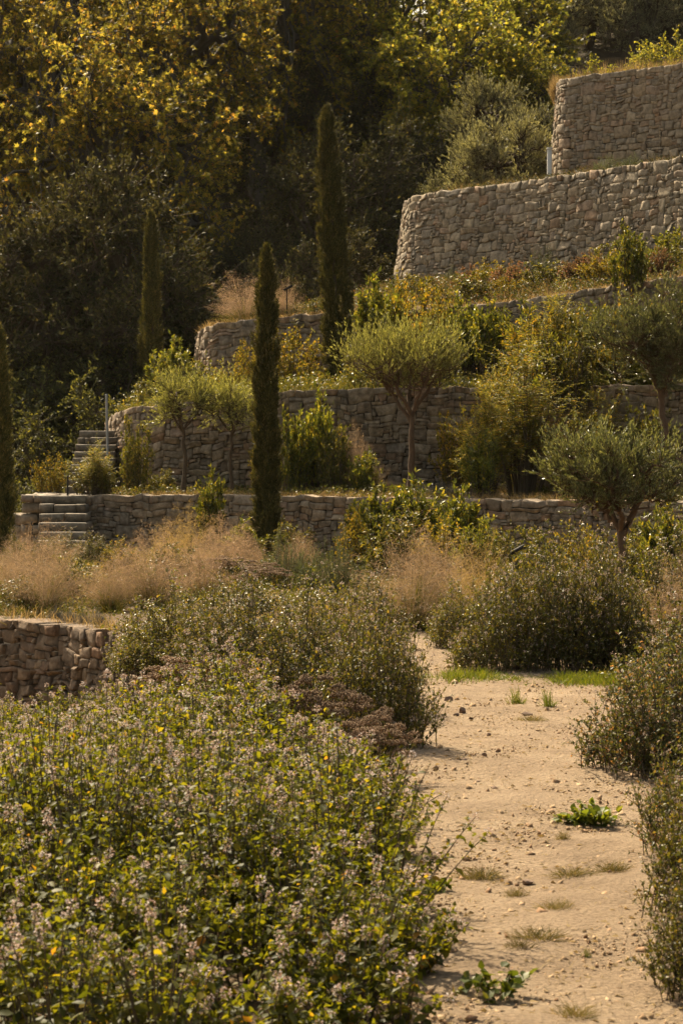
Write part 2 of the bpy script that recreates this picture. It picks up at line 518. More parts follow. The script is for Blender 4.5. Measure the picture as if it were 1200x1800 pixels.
def sheet(xs, ys, fz):
    X, Y = np.meshgrid(xs, ys)
    v = np.stack([X, Y, fz(X, Y)], -1).reshape(-1, 3)
    nx, ny = len(xs), len(ys)
    i = (np.arange(ny - 1)[:, None] * nx + np.arange(nx - 1)[None]).ravel()
    f = np.stack([i, i + 1, i + nx + 1, i + nx], 1)
    return v, f

xs = np.concatenate([np.linspace(-90, -9, 40), np.linspace(-8.5, 8.5, 110), np.linspace(9, 90, 40)])
ys = np.concatenate([np.linspace(-25, 5, 16), np.linspace(5.3, 42, 160), np.linspace(42.5, 75, 60), np.linspace(76, 260, 80)])
v, f = sheet(xs, ys, ground_z)
nrow = len(xs)
mb = MB()
yc = v[f[:, 0], 1]
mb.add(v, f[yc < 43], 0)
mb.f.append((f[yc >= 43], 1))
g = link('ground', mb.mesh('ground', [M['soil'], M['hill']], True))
tag(g, 'sandy brown garden ground rising into a wooded valley side', kind='structure')

# the trodden path, a sheet just above the ground
def edge_l(y): return np.interp(y, [2, 7, 9, 12, 14.5, 17, 19, 23, 27], [.1, .2, .22, .25, .2, .25, .3, .45, .5])
def edge_r(y): return np.interp(y, [2, 7, 8, 12, 14, 16, 18, 20, 23, 27], [1.3, 1.25, 1.3, 1.6, 1.85, 2.0, 1.9, 1.1, 1.0, 1.0])
ysp = np.linspace(2, 26.5, 260)
us = np.linspace(0, 1, 46)
A, B = edge_l(ysp), edge_r(ysp)
XX = A[:, None] + (B - A)[:, None] * us[None] + .06 * wob(np.stack([ysp, ysp * 0], -1), 3, 3, 3)[:, None]
YY = np.repeat(ysp[:, None], 46, 1)
ZZ = ground_z(XX, YY) + .006 + .016 * smooth(np.minimum(us, 1 - us) / .12)[None] * (1 + .5 * wob(np.stack([XX, YY], -1), 9, 3, 5)) + .006 * wob(np.stack([XX, YY], -1), 10, 3, 9)
i = (np.arange(259)[:, None] * 46 + np.arange(45)[None]).ravel()
p = link('path', MB().add(np.stack([XX, YY, ZZ], -1), np.stack([i, i + 1, i + 47, i + 46], 1)).mesh('path', M['path'], True))
tag(p, 'sunlit sandy dirt path running away between the flower beds', kind='structure')

# ------------------------------------------------------------------ dry stone walls

def resample(pts, step=.12):
    """smooth polyline; pts rows (x,y,ztop,...)"""
    pts = np.asarray(pts, float)
    seg = np.linalg.norm(np.diff(pts[:, :2], axis=0), axis=1)
    s = np.concatenate([[0], np.cumsum(seg)])
    n = int(s[-1] / step) + 2
    ss = np.linspace(0, s[-1], n)
    q = np.stack([np.interp(ss, s, pts[:, c]) for c in range(pts.shape[1])], 1)
    ker = np.array([1, 2, 3, 4, 3, 2, 1.]); ker /= ker.sum()
    for c in range(q.shape[1]):
        e = np.concatenate([2 * q[0, c] - q[3:0:-1, c], q[:, c], 2 * q[-1, c] - q[-2:-5:-1, c]])
        q[:, c] = np.convolve(e, ker, 'valid')
    seg = np.linalg.norm(np.diff(q[:, :2], axis=0), axis=1)
    s = np.concatenate([[0], np.cumsum(seg)])
    return s, q

def stone_wall(name, label, pts, height, batter=.1, unit_=.06, seed=1, mat='stone', big=1.0, warp=.35, thick=.5, proud=.018, small=.4):
    """pts rows: (x, y, ztop); the wall's face is on the right-hand side walking against x, i.e. towards the camera"""
    rng = np.random.default_rng(seed)
    s, q = resample(pts)
    L = s[-1]
    tx = np.gradient(q[:, 0], s); ty = np.gradient(q[:, 1], s)
    nn = nrm(np.stack([ty, -tx], 1))            # towards the viewer for walls listed from left to right
    def at(S_, V_, off):
        x = np.interp(S_, s, q[:, 0]); y = np.interp(S_, s, q[:, 1]); z = np.interp(S_, s, q[:, 2])
        nx = np.interp(S_, s, nn[:, 0]); ny = np.interp(S_, s, nn[:, 1])
        l = np.sqrt(nx * nx + ny * ny)
        o = off + batter * V_
        return np.stack([x + nx / l * o, y + ny / l * o, z - V_], -1)
    nc, nr = int(L / unit_), int(height / unit_)
    occ = np.zeros((nr, nc), bool)
    rects = []
    shapes = [(2, 1), (3, 1), (4, 1), (3, 2), (4, 2), (5, 2), (2, 2), (6, 2), (4, 3), (5, 3), (6, 3), (3, 3), (2, 3), (6, 4), (1, 1), (5, 1), (8, 1), (7, 3), (8, 4), (7, 2), (3, 4)]
    pw = np.array([4, 6, 4, 11, 10, 6, 7, 3, 8 * big, 6 * big, 3 * big, 6 * big, 2, 1.6 * big, 2, 3., 2.5, 2. * big, 1.2 * big, 3, 1.5 * big])
    pw /= pw.sum()
    for r in range(nr):
        c = 0
        while c < nc:
            if occ[r, c]:
                c += 1; continue
            for _ in range(5):
                w, h = shapes[rng.choice(len(shapes), p=pw)]
                if rng.random() < small: w, h = (w + 1) // 2, (h + 1) // 2
                if r == 0: h = max(h, 2)
                w = min(w, nc - c); h = min(h, nr - r)
                if not occ[r:r + h, c:c + w].any(): break
            else:
                w = h = 1
            while occ[r, c:c + w].any(): w -= 1
            while occ[r:r + h, c:c + w].any(): h -= 1
            occ[r:r + h, c:c + w] = True
            rects.append((c, r, w, h))
            c += w
    rc = np.array(rects, float)
    n = len(rc)
    g = np.array([-1, -.965, -.4, .4, .965, 1.])
    Ag, Bg = np.meshgrid(g, g)                       # 6x6
    A = Ag.ravel()[None]; B = Bg.ravel()[None]
    # rounded outline
    rr = np.maximum(np.abs(A), np.abs(B))
    corner = (np.abs(A) * np.abs(B)) ** 2
    cut = rng.uniform(.0, .07, (n, 1))
    A2 = A * (1 - cut * corner); B2 = B * (1 - cut * corner)
    skew = np.clip(rng.normal(0, .11, (n, 2)), -.2, .2)
    A3 = A2 * (1 + skew[:, :1] * B2); B3 = B2 * (1 + skew[:, 1:] * A2)
    joint = rng.uniform(.001, .005, (n, 1))
    cx = (rc[:, 0:1] + rc[:, 2:3] / 2) * unit_; cy = (rc[:, 1:2] + rc[:, 3:4] / 2) * unit_
    hw = rc[:, 2:3] * unit_ / 2 - joint; hh = rc[:, 3:4] * unit_ / 2 - joint
    Sg = cx + A3 * hw; Vg = cy + B3 * hh
    wp = np.stack([Sg, Vg], -1)
    Sg = Sg + warp * unit_ * wob(wp, seed + 1, 2, 5.5)
    fade = smooth(Vg / .2) * .8 + .2
    Vg = Vg + warp * unit_ * wob(wp, seed + 2, 2, 5.5) * fade + .02 * wob(wp[..., :1], seed + 9, 2, 9)
    pr = rng.uniform(-.6, 1, (n, 1)) * proud
    tiltx = rng.normal(0, .010, (n, 1)); tilty = rng.normal(0, .011, (n, 1))
    dep = pr + .002 * (1 - rr ** 3) + A * tiltx + B * tilty + .005 * wob(np.stack([A * 2 + cx * 7, B * 2 + cy * 7], -1), seed + 4, 2, 1.5)
    dep = np.where(rr > .97, dep - .007, dep) + rng.normal(0, .003, dep.shape)
    V0 = at(np.clip(Sg, 0, L), Vg, dep)              # n,36,3
    ring = [i for i in range(36) if rr.ravel()[i] > .95]
    order = [0, 1, 2, 3, 4, 5, 11, 17, 23, 29, 35, 34, 33, 32, 31, 30, 24, 18, 12, 6]
    back = np.where(rc[:, 1:2] == 0, -thick * .8, -.12)
    V1 = at(np.clip(Sg[:, order], 0, L), Vg[:, order], np.repeat(back, 20, 1))
    v = np.concatenate([V0, V1], 1)
    fr = [(y * 6 + x, y * 6 + x + 1, (y + 1) * 6 + x + 1, (y + 1) * 6 + x) for y in range(5) for x in range(5)]
    sd = [(order[k], 36 + k, 36 + (k + 1) % 20, order[(k + 1) % 20]) for k in range(20)]
    f = np.array(fr + sd)[:, ::-1]
    off = (np.arange(n) * 56)[:, None, None]
    face = MB().add(v.reshape(-1, 3), (f[None] + off).reshape(-1, 4))
    # core: closed block just behind the faces of the stones
    m_ = len(s)
    cols = []
    for (V_, off_) in ((.03, -.045), (height, -.045), (height, -thick), (.03, -thick)):
        cols.append(at(s, np.full(m_, V_), off_ - (batter * V_ if off_ == -thick else 0)))
    cv = np.stack(cols, 1).reshape(-1, 3)
    i = np.arange(m_ - 1) * 4
    cf = np.concatenate([np.stack([i + a, i + b, i + 4 + b, i + 4 + a], 1) for a, b in ((0, 1), (1, 2), (2, 3), (3, 0))])
    e = np.array([[0, 3, 2, 1], [(m_ - 1) * 4 + j for j in range(4)]])
    core = MB().add(cv, np.concatenate([cf, e]))
    o = link(name, core.mesh(name, M['core']))
    tag(o, label, 'stone wall')
    link('stone_facing', face.mesh('stone_facing', M[mat]), o)
    return o, (s, q)

def pl(rows):
    return [(PX(a, d), d, z) for a, d, z in rows]

T1 = pl([(128, 40.6, .98), (200, 40.4, .98), (400, 40.0, 1.0), (600, 39.4, .97), (800, 38.4, .96), (1000, 37.2, .95), (1200, 36.2, .95), (1420, 35, .95)])
T2 = pl([(187, 49, 2.25), (189, 47, 2.3), (197, 45.2, 2.4), (228, 44, 2.52), (300, 43.5, 2.58), (440, 43.2, 2.75), (520, 43, 2.8), (700, 42.8, 2.86), (850, 42.5, 2.85), (1050, 41.6, 2.85), (1250, 40.8, 2.86), (1450, 40, 2.86)])
T3 = pl([(352, 54, 4.0), (346, 51.5, 4.1), (349, 49.8, 4.2), (370, 48.8, 4.28), (430, 48.3, 4.36), (520, 48, 4.43), (640, 47.6, 4.5), (760, 47, 4.5), (880, 45.8, 4.55), (1000, 44.8, 4.66), (1100, 44.0, 4.78), (1250, 43, 4.92), (1450, 42, 5.0)])
T4 = pl([(726, 60, 7.45), (712, 57.6, 7.48), (709, 56, 7.5), (722, 54.9, 7.53), (760, 54.2, 7.55), (900, 52.3, 7.55), (1050, 50, 7.55), (1200, 47.8, 7.55), (1450, 44.5, 7.55)])
T5 = pl([(988, 64, 11.0), (979, 61.5, 11.0), (977, 60.6, 11.0), (990, 59.9, 11.0), (1100, 58.6, 10.97), (1200, 57.3, 10.95), (1450, 54.2, 10.95)])
W0 = pl([(a, d, .03) for a, d in WALL0])
stone_wall('stone_wall', 'low rubble retaining wall beside the flowering mint, pink plume grass on top', W0, 1.3, .05, .05, 11, 'rubble_brown', .8, .6, .5, .03)
o_t1, g1 = stone_wall('stone_wall', 'lowest dry stone terrace wall, running right from the lower stone steps', T1, 1.25, .06, .055, 21, 'rubble', .8, .5)
o_t2, g2 = stone_wall('stone_wall', 'second dry stone terrace wall up, behind the red-trunked spreading tree', T2, 2.3, .08, .062, 31, 'rubble', 1.1, .4)
o_t3, g3 = stone_wall('stone_wall', 'third terrace wall up, with big pink plume grass on its curved end', T3, 2.1, .08, .065, 41, 'rubble', 1.1, .5)
o_t4, g4 = stone_wall('stone_wall', 'tall fourth terrace wall of squared tan stones with leaning curved end', T4, 2.9, .13, .07, 51, 'stone', 1.0, .18, .55, .013)
o_t5, g5 = stone_wall('stone_wall', 'topmost terrace wall of tan stones, dry grass along its top', T5, 3.4, .07, .075, 61, 'stone', 1.2, .25, .55, .013)
# the small wall beyond the lower steps
WL = pl([(-60, 42.4, .62), (-20, 42.2, .62), (20, 42.0, .62), (46, 41.9, .62)])
stone_wall('stone_wall', 'short low stone wall on the far side of the lower steps', WL, 1.0, .05, .08, 71, 'rubble', .8, .5)

def terrace(label, lo, hi, zlo, zhi, seed, n=150, m=14):
    """soil between the top of one wall and the foot of the next"""
    (s0, q0), (s1, q1) = lo, hi
    t = np.linspace(0, 1, n)
    a = np.stack([np.interp(t * s0[-1], s0, q0[:, c]) for c in range(3)], 1)
    x1 = np.clip(a[:, 0] * 1.0, q1[0, 0], None)
    # nearest by pixel column: follow the next wall by its own parameter
    b = np.stack([np.interp(t * s1[-1], s1, q1[:, c]) for c in range(3)], 1)
    tx = np.gradient(a[:, 0]); ty = np.gradient(a[:, 1])
    nn = nrm(np.stack([ty, -tx], 1))
    a = a.copy(); a[:, :2] -= nn * .42
    u = np.linspace(0, 1, m)[None, :, None]
    P = a[:, None] * (1 - u) + b[:, None] * u
    za = a[:, 2] + zlo
    P[..., 2] = za[:, None] * (1 - u[..., 0]) + (zhi if np.isscalar(zhi) else zhi) * u[..., 0]
    P[..., 2] += .04 * wob(P[..., :2], seed, 3, 2.5)
    i = (np.arange(n - 1)[:, None] * m + np.arange(m - 1)[None]).ravel()
    f = np.stack([i, i + m, i + m + 1, i + 1], 1)
    o = link('terrace_ground', MB().add(P, f).mesh('terrace_ground', M['terrace'], True))
    tag(o, label, kind='structure')
    return P

B1 = terrace('planted soil of the lowest terrace', g1, g2, -.03, 1.0, 1)
B2 = terrace('planted soil of the second terrace', g2, g3, -.03, 2.9, 2)
B3 = terrace('planted soil of the third terrace', g3, g4, -.03, 5.45, 3)
B4 = terrace('planted soil of the fourth terrace', g4, g5, -.03, 8.4, 4)
s5, q5 = g5
t6 = (s5, q5 + np.array([8, 16, 2.0]))
terrace('dry grassy slope above the topmost wall', g5, t6, 0.02, 13.5, 5)

# ------------------------------------------------------------------ steps

def block(mb, x0, x1, y0, y1, z0, z1, rng, j=.012, mi=0, n=4):
    """slightly irregular stone block with chamfered edges"""
    g = np.array([0, .04, .5, .96, 1.])
    vs, fs = [], []
    A, B = np.meshgrid(g, g)
    cent = np.array([(x0 + x1) / 2, (y0 + y1) / 2, (z0 + z1) / 2])
    half = np.array([(x1 - x0) / 2, (y1 - y0) / 2, (z1 - z0) / 2])
    off = 0
    ph = rng.integers(0, 9999)
    for ax in range(3):
        for sg in (-1, 1):
            p = np.zeros((25, 3))
            o = [c for c in range(3) if c != ax]
            p[:, ax] = sg
            p[:, o[0]] = A.ravel() * 2 - 1
            p[:, o[1]] = B.ravel() * 2 - 1
            c3 = np.abs(p)
            cr = np.minimum(.012 / half, .4)
            edge = (c3 > .99).sum(1) >= 2
            p[edge] = p[edge] * (1 - cr * .6)
            w = cent + p * half
            w = w + j * np.stack([wob(w, ph, 2, 9), wob(w, ph + 1, 2, 9), wob(w, ph + 2, 2, 9)], 1)
            vs.append(w)
            q = [(y * 5 + x, y * 5 + x + 1, y * 5 + x + 6, y * 5 + x + 5) for y in range(4) for x in range(4)]
            q = np.array(q) + off
            fs.append(q if (sg > 0) == (ax != 1) else q[:, ::-1])
            off += 25
    mb.add(np.concatenate(vs), np.concatenate(fs), mi)

def stairs(label, x0, x1, y0, z0, rise, run, n, shift, seed, depth=1.4):
    rng = np.random.default_rng(seed)
    o = thing('stone_steps', label, 'steps', ((x0 + x1) / 2, y0, z0))
    for k in range(n):
        mb = MB()
        sx = shift * k
        w = x1 - x0
        cuts = np.concatenate([[0], np.sort(rng.uniform(.15, .85, rng.integers(0, 3))), [1]])
        for a, b in zip(cuts[:-1], cuts[1:]):
            if b - a < .07: continue
            block(mb, -w / 2 + a * w + .004 + sx, -w / 2 + b * w - .004 + sx, k * run + rng.uniform(-.01, .025), k * run + depth, k * rise - (.3 if k == 0 else .01), (k + 1) * rise - rng.uniform(.0, .014), rng, .007)
        link('step', mb.mesh('step', [M['step'], M['tread']]), o)
    return o

stairs('flight of seven rough stone steps at the open end of the lowest wall', PX(66, 38.6), PX(152, 38.6), 38.6, 0, .14, .28, 7, -.03, 5)
stairs('upper flight of narrow stone steps beside a thin pale pole', PX(119, 43), PX(192, 43), 42.6, .98, .125, .28, 9, -.0, 6)
# landing between the two flights
lb = MB()
rng = np.random.default_rng(77)
xa, xb = PX(44, 41), PX(131, 41)
for k in range(4):
    a, b = xa + (xb - xa) * k / 4, xa + (xb - xa) * (k + 1) / 4
    for y0 in (40.45, 41.2, 41.9):
        block(lb, a + .01, b - .01, y0, y0 + rng.uniform(.66, .72), .86, .98 + rng.uniform(-.012, .012), rng, .014)
for r_ in range(7):
    c_ = np.concatenate([[0], np.sort(rng.uniform(.1, .9, 3)), [1]])
    for a, b in zip(c_[:-1], c_[1:]):
        if b - a > .06:
            block(lb, xa + (xb - xa) * a + .008, xa + (xb - xa) * b - .008, 40.47 + rng.uniform(0, .05), 42, -.4 + r_ * .18, -.4 + r_ * .18 + .168, rng, .014)
lo = link('stone_landing', lb.mesh('stone_landing', M['tread']))
tag(lo, 'flat sunlit stone landing at the top of the lower steps', 'landing')

def pole(name, label, px, py0, py1, d, r, mat='metal', cat='post', lean=0.0):
    z0, z1 = PZ(py0, d), PZ(py1, d)
    k = 5
    t = np.linspace(0, 1, k)
    pts = np.stack([lean * t, 0 * t, (z1 - z0) * t], 1)[None]
    mb = MB()
    tubes(mb, pts, r, 8)
    # cap
    a = np.arange(8) / 8 * 2 * np.pi
    cv = np.concatenate([np.stack([lean + np.cos(a) * r * 1.25, np.sin(a) * r * 1.25, np.full(8, z1 - z0)], 1), np.stack([lean + np.cos(a) * r * .9, np.sin(a) * r * .9, np.full(8, z1 - z0 + r * .7)], 1)])
    cf = np.array([(i, (i + 1) % 8, 8 + (i + 1) % 8, 8 + i) for i in range(8)])
    mb.add(cv, cf)
    mb.add(cv[8:], np.array([list(range(8))]))
    o = link(name, mb.mesh(name, M[mat]))
    o.location = (PX(px, d), d, z0)
    return tag(o, label, cat)

pole('pale_pole', 'thin pale upright pole rising beside the upper steps', 189.5, 800, 694, 43.4, .022, 'pole', 'pole', -.02)
pole('metal_post', 'thin dark metal post standing at the top of the lower steps', 119.5, 882, 838, 40.5, .018)
pole('metal_post', 'thin dark metal post at the foot of the lower steps', 56.5, 972, 918, 38.4, .016)
# white post by the topmost wall: a squared post with a chamfered cap
wb = MB()
rng = np.random.default_rng(3)
block(wb, -.055, .055, -.055, .055, -.9, 1.0, rng, .001)
block(wb, -.065, .065, -.065, .065, 1.003, 1.04, rng, .001)
wp_ = link('white_post', wb.mesh('white_post', M['pale_post']))
wp_.location = (PX(965, 59.6), 59.6, PZ(260, 59.6) - 1.04)
tag(wp_, 'white squared post against the end of the topmost wall', 'post')

def spike_light(label, px, py0, py1, d):
    z0, z1 = PZ(py0, d), PZ(py1, d)
    h = z1 - z0
    o = thing('garden_light', label, 'garden light', (PX(px, d), d, z0))
    mb = MB()
    tubes(mb, np.array([[(0, 0, 0), (0, 0, h * .5), (0, 0, h * .95)]]), .014, 6)
    link('stake', mb.mesh('stake', M['metal']), o)
    hb = MB()
    rng = np.random.default_rng(9)
    c, s_ = math.cos(R(28)), math.sin(R(28))
    tmp = MB()
    block(tmp, -.10, .10, -.045, .045, -.022, .022, rng, .001)
    vv = tmp.v[0]
    vv = np.stack([vv[:, 0] * c - vv[:, 2] * s_ + .03, vv[:, 1], vv[:, 0] * s_ + vv[:, 2] * c + h], 1)
    hb.add(vv, tmp.f[0][0])
    link('lamp_head', hb.mesh('lamp_head', M['metal']), o)

spike_light('dark garden spike light standing in front of the tall tan wall', 722, 522, 487, 52.5)
spike_light('dark garden spike light beside the big pink plume grass', 504, 575, 506, 48.9)
spike_light('dark garden spike light among shrubs below the lowest wall', 905, 1012, 966, 31)

# ------------------------------------------------------------------ plant prototypes

def P_flower_shrub(seed, w, d, h, n=170, leaf=.028, mat='small_leaf', fl='white_flower', flowers=.8, tw=7, fs=.011):
    rng = np.random.default_rng(seed)
    st = shrub_stems(rng, n, w, d, h, .44, 7, .3, .62, jit=.2, lumpy=.35)
    tg = twigs_on(rng, st, tw, .16 * h + .03, .08, .98, .25)
    sm = MB()
    tubes(sm, st, np.linspace(.0042, .0015, 7)[None], 4)
    tubes(sm, tg, np.array([.002, .0015, .001])[None], 3)
    lf = MB()
    leaves_on(lf, rng, st, 14, leaf, T_RHOMB, T_RHOMB_F, .03, 1, .62, .9, .1)
    leaves_on(lf, rng, tg, 9, leaf * .85, T_RHOMB, T_RHOMB_F, .1, 1, .62, .9, .15)
    fm = MB()
    # flower heads at stem and twig ends
    ends = np.concatenate([st[rng.random(n) < flowers][:, -1], tg[rng.random(len(tg)) < flowers * .33][:, -1]])
    up = ends + np.array([0, 0, .015])
    m = 12
    c = np.repeat(up, m, 0)
    u = unit(rng, len(c))
    rad = np.repeat(rng.uniform(.6, 1.25, len(up)), m) * fs
    P = c + u * rad[:, None] * np.array([1, 1, .8])
    scatter(fm, T_RHOMB, T_RHOMB_F, P - u * rad[:, None] * .3, u, unit(rng, len(c)), rad * .95, .8)
    return [('stems', sm.mesh('stems', M['twig'])), ('foliage', lf.mesh('foliage', M[mat])), ('flowers', fm.mesh('flowers', M[fl]))]

def P_leafy(seed, w, d, h, n=60, leaf=.06, mat='laurel', per=16, width=.42, up=.5, tw=4, flat=.55, twl=.2, tanw=.5, r=.009, stem='twig', upc=.75, tmpl=None):
    rng = np.random.default_rng(seed)
    st = shrub_stems(rng, n, w, d, h, .3, 7, flat, upc, jit=.22)
    tg = twigs_on(rng, st, tw, twl * h, .06, .95, up)
    sm = MB()
    tubes(sm, st, np.linspace(r, r * .25, 7)[None], 4)
    tubes(sm, tg, np.array([r * .4, r * .3, r * .15])[None], 3)
    lf = MB()
    tv, tf = tmpl or (T_RHOMB, T_RHOMB_F)
    leaves_on(lf, rng, st, per, leaf, tv, tf, .12, 1.02, width, .8, up * .5, tanw)
    leaves_on(lf, rng, tg, per, leaf, tv, tf, .1, 1.02, width, .8, up * .5, tanw)
    return [('stems', sm.mesh('stems', M[stem])), ('foliage', lf.mesh('foliage', M[mat]))]

def P_feathery(seed, w, d, h, n=26, mat='feather'):
    rng = np.random.default_rng(seed)
    st = shrub_stems(rng, n, w * .75, d * .75, h, .2, 8, .5, .65, jit=.2)
    fr = twigs_on(rng, st, 16, .3 * min(w, h), .3, 1, .1, 5, .4)     # rachises
    fr[:, :, 2] -= (np.linspace(0, 1, 5)[None] ** 2) * .05
    sm = MB()
    tubes(sm, st, np.linspace(.016, .003, 8)[None], 5)
    tubes(sm, fr, np.linspace(.003, .001, 5)[None], 3)
    lf = MB()
    # paired leaflets
    k = 11
    nfr = len(fr)
    for sgn in (-1, 1):
        idx = np.repeat(np.arange(nfr), k)
        t = np.tile(np.linspace(.15, 1, k), nfr)
        p, tan = along(fr, idx, t)
        side = nrm(np.cross(tan, np.array([0, 0, 1.]))) * sgn
        D = nrm(side + tan * .5 + rng.normal(size=p.shape) * .18)
        N = np.broadcast_to(np.array([0, 0, 1.]), p.shape) + rng.normal(size=p.shape) * .3
        scatter(lf, T_RHOMB, T_RHOMB_F, p, D, N, rng.uniform(.05, .085, len(p)) * (1.15 - .5 * t), .32)
    return [('stems', sm.mesh('stems', M['twig'])), ('foliage', lf.mesh('foliage', M[mat]))]

def P_rosemary(seed, w, d, h, n=90, mat='rosemary', leaf=.022):
    rng = np.random.default_rng(seed)
    st = shrub_stems(rng, n, w, d, h, .3, 6, .6, .6, jit=.25)
    tg = twigs_on(rng, st, 3, .25 * h, .15, .85, .9, 4, .6)
    sm = MB()
    tubes(sm, st, np.linspace(.005, .002, 6)[None], 3)
    lf = MB()
    leaves_on(lf, rng, st, 55, leaf, T_DIAM, T_DIAM_F, .12, 1.0, .16, .8, .25, .6)
    leaves_on(lf, rng, tg, 30, leaf, T_DIAM, T_DIAM_F, .05, 1.0, .16, .8, .25, .6)
    return [('stems', sm.mesh('stems', M['twig'])), ('foliage', lf.mesh('foliage', M[mat]))]

def P_plume(seed, w, h, n=260, mat='plume', green=.5, hairs=24, nb=520, cloud=.6):
    rng = np.random.default_rng(seed)
    # leaf blades, arching out of the base
    bl = shrub_stems(rng, nb, w * .8, w * .8, h * green * 1.15, .15, 6, .35, .9, .05, .25)
    bm = MB()
    strips(bm, bl, rng.uniform(.004, .008, nb), rng=rng)
    # flowering culms
    st = shrub_stems(rng, n, w, w, h, .08, 6, .5, .8, .02, .3)
    pm = MB()
    strips(pm, st, np.full(n, .003), rng=rng)
    # loose panicles: fine branchlets along the upper half of each culm
    idx = np.repeat(np.arange(n), hairs)
    t = 1 - cloud * rng.random(n * hairs) ** 1.3
    p, tan = along(st, idx, t)
    p = p + rng.normal(size=p.shape) * .022
    D = nrm(tan * .7 + unit(rng, len(p)) * .9)
    l = rng.uniform(.35, 1, len(p)) * .15 * h * (1.25 - .7 * (t - (1 - cloud)) / cloud)
    s = np.linspace(0, 1, 3)[None, :, None]
    pts = p[:, None] + D[:, None] * l[:, None, None] * s + np.array([0, 0, -.012]) * s ** 2
    strips(pm, pts, rng.uniform(.002, .004, len(p)), rng=rng)
    # tiny spikelets at the branchlet tips
    q = pts[:, -1]
    sel = rng.random(len(q)) < .6
    scatter(pm, T_DIAM, T_DIAM_F, q[sel], D[sel], unit(rng, sel.sum()), rng.uniform(.008, .016, sel.sum()), .35)
    return [('blades', bm.mesh('blades', M['blade'])), ('plumes', pm.mesh('plumes', M[mat]))]

def P_tuft(seed, w, h, n=420, mat='fescue', width=.0035):
    rng = np.random.default_rng(seed)
    st = shrub_stems(rng, n, w, w, h, .15, 4, .25, .75, 0, .15)
    m = MB()
    strips(m, st, rng.uniform(.6, 1.3, n) * width, rng=rng)
    return [('blades', m.mesh('blades', M[mat]))]

def P_sedum(seed, w, d, h, n=60):
    rng = np.random.default_rng(seed)
    st = shrub_stems(rng, n, w, d, h, .3, 5, .75, .7, 0, .12)
    sm = MB()
    tubes(sm, st, np.linspace(.005, .003, 5)[None], 4)
    leaves_on(sm, rng, st, 6, .04, T_RHOMB, T_RHOMB_F, .2, .9, .5, .9, 0, .3)
    hm = MB()
    m = 60
    e = np.repeat(st[:, -1], m, 0)
    th = rng.uniform(0, 6.28, len(e)); r = np.sqrt(rng.random(len(e)))
    hr = np.repeat(rng.uniform(.045, .085, n), m)
    P = e + np.stack([np.cos(th) * r * hr, np.sin(th) * r * hr, .012 * (1 - r ** 2) + rng.normal(0, .004, len(e))], 1)
    blobs(hm, P, np.array([.007, .007, .006]), rng)
    return [('stems', sm.mesh('stems', M['small_leaf'])), ('flower_heads', hm.mesh('flower_heads', M['sedum']))]

def P_cypress(seed, h, r, bend=0.0, lean=0.0, n=15000, shag=1.0):
    rng = np.random.default_rng(seed)
    k = 12
    t = np.linspace(0, 1, k)
    ax = np.stack([lean * t + bend * np.sin(t * np.pi), .03 * np.sin(t * 5), h * t], 1)
    tm = MB()
    tubes(tm, ax[None], np.linspace(.05, .012, k)[None], 7)
    nt_ = 430
    t0 = .02 + .97 * rng.random(nt_) ** .95
    th0 = rng.uniform(0, 2 * np.pi, nt_)
    r0 = rng.choice([1.0, .95, .85, .7, .5, 1.15, 1.35], nt_) * rng.uniform(.88, 1.1, nt_)
    ln0 = rng.uniform(.12, .34, nt_)
    pick = rng.integers(0, nt_, n)
    v_ = rng.random(n)
    tt = np.clip(t0[pick] + (v_ - .35) * ln0[pick] / h, .0, 1.03)
    th = th0[pick] + rng.normal(0, .13, n) * (1.15 - v_)
    c = np.stack([np.interp(tt, t, ax[:, i]) for i in range(3)], 1)
    c[:, 2] = tt * h
    prof = np.interp(tt, [0, .04, .15, .5, .75, .92, .985, 1.03], [.6, .85, 1, .95, .78, .52, .3, .05])
    lump = 1 + .22 * wob(np.stack([np.cos(th), np.sin(th), tt * h * 1.2], 1), seed, 3, 1.6)
    rr = r * prof * lump * r0[pick] * (.86 + .16 * v_) * (1 - .25 * rng.random(n) ** 2.5)
    P = c + np.stack([np.cos(th) * rr, np.sin(th) * rr, rng.normal(0, .012, n)], 1)
    out = np.stack([np.cos(th), np.sin(th), np.zeros(n)], 1)
    lf = MB()
    # every spray: a fan of five scale shoots
    for j in range(5):
        D = nrm(out * .38 + np.array([0, 0, 1.0]) + rng.normal(size=(n, 3)) * .42)
        N = nrm(out + rng.normal(size=(n, 3)) * .5)
        scatter(lf, T_DIAM, T_DIAM_F, P + rng.normal(size=(n, 3)) * .012, D, N, rng.uniform(.045, .095, n), rng.uniform(.14, .22, n))
    # stray shoots
    ns = int(110 * shag)
    th2 = rng.uniform(0, 6.28, ns); t2 = rng.uniform(.25, .98, ns)
    c2 = np.stack([np.interp(t2, t, ax[:, i]) for i in range(3)], 1)
    p2 = np.interp(t2, [0, .5, 1], [1, .95, .4]) * r
    o2 = np.stack([np.cos(th2), np.sin(th2), np.zeros(ns)], 1)
    s0 = c2 + o2 * p2[:, None] * .8
    ln = rng.uniform(.05, .17, ns)
    s1 = s0 + o2 * ln[:, None] + np.array([0, 0, 1]) * (ln * .7)[:, None]
    sp = bez(s0, (s0 + s1) / 2 - np.array([0, 0, .02]), s1, 4)
    leaves_on(lf, rng, sp, 60, .035, T_DIAM, T_DIAM_F, .2, 1, .25, .8, .4, .9)
    return [('trunk', tm.mesh('trunk', M['bark'])), ('crown', lf.mesh('crown', M['cypress']))]

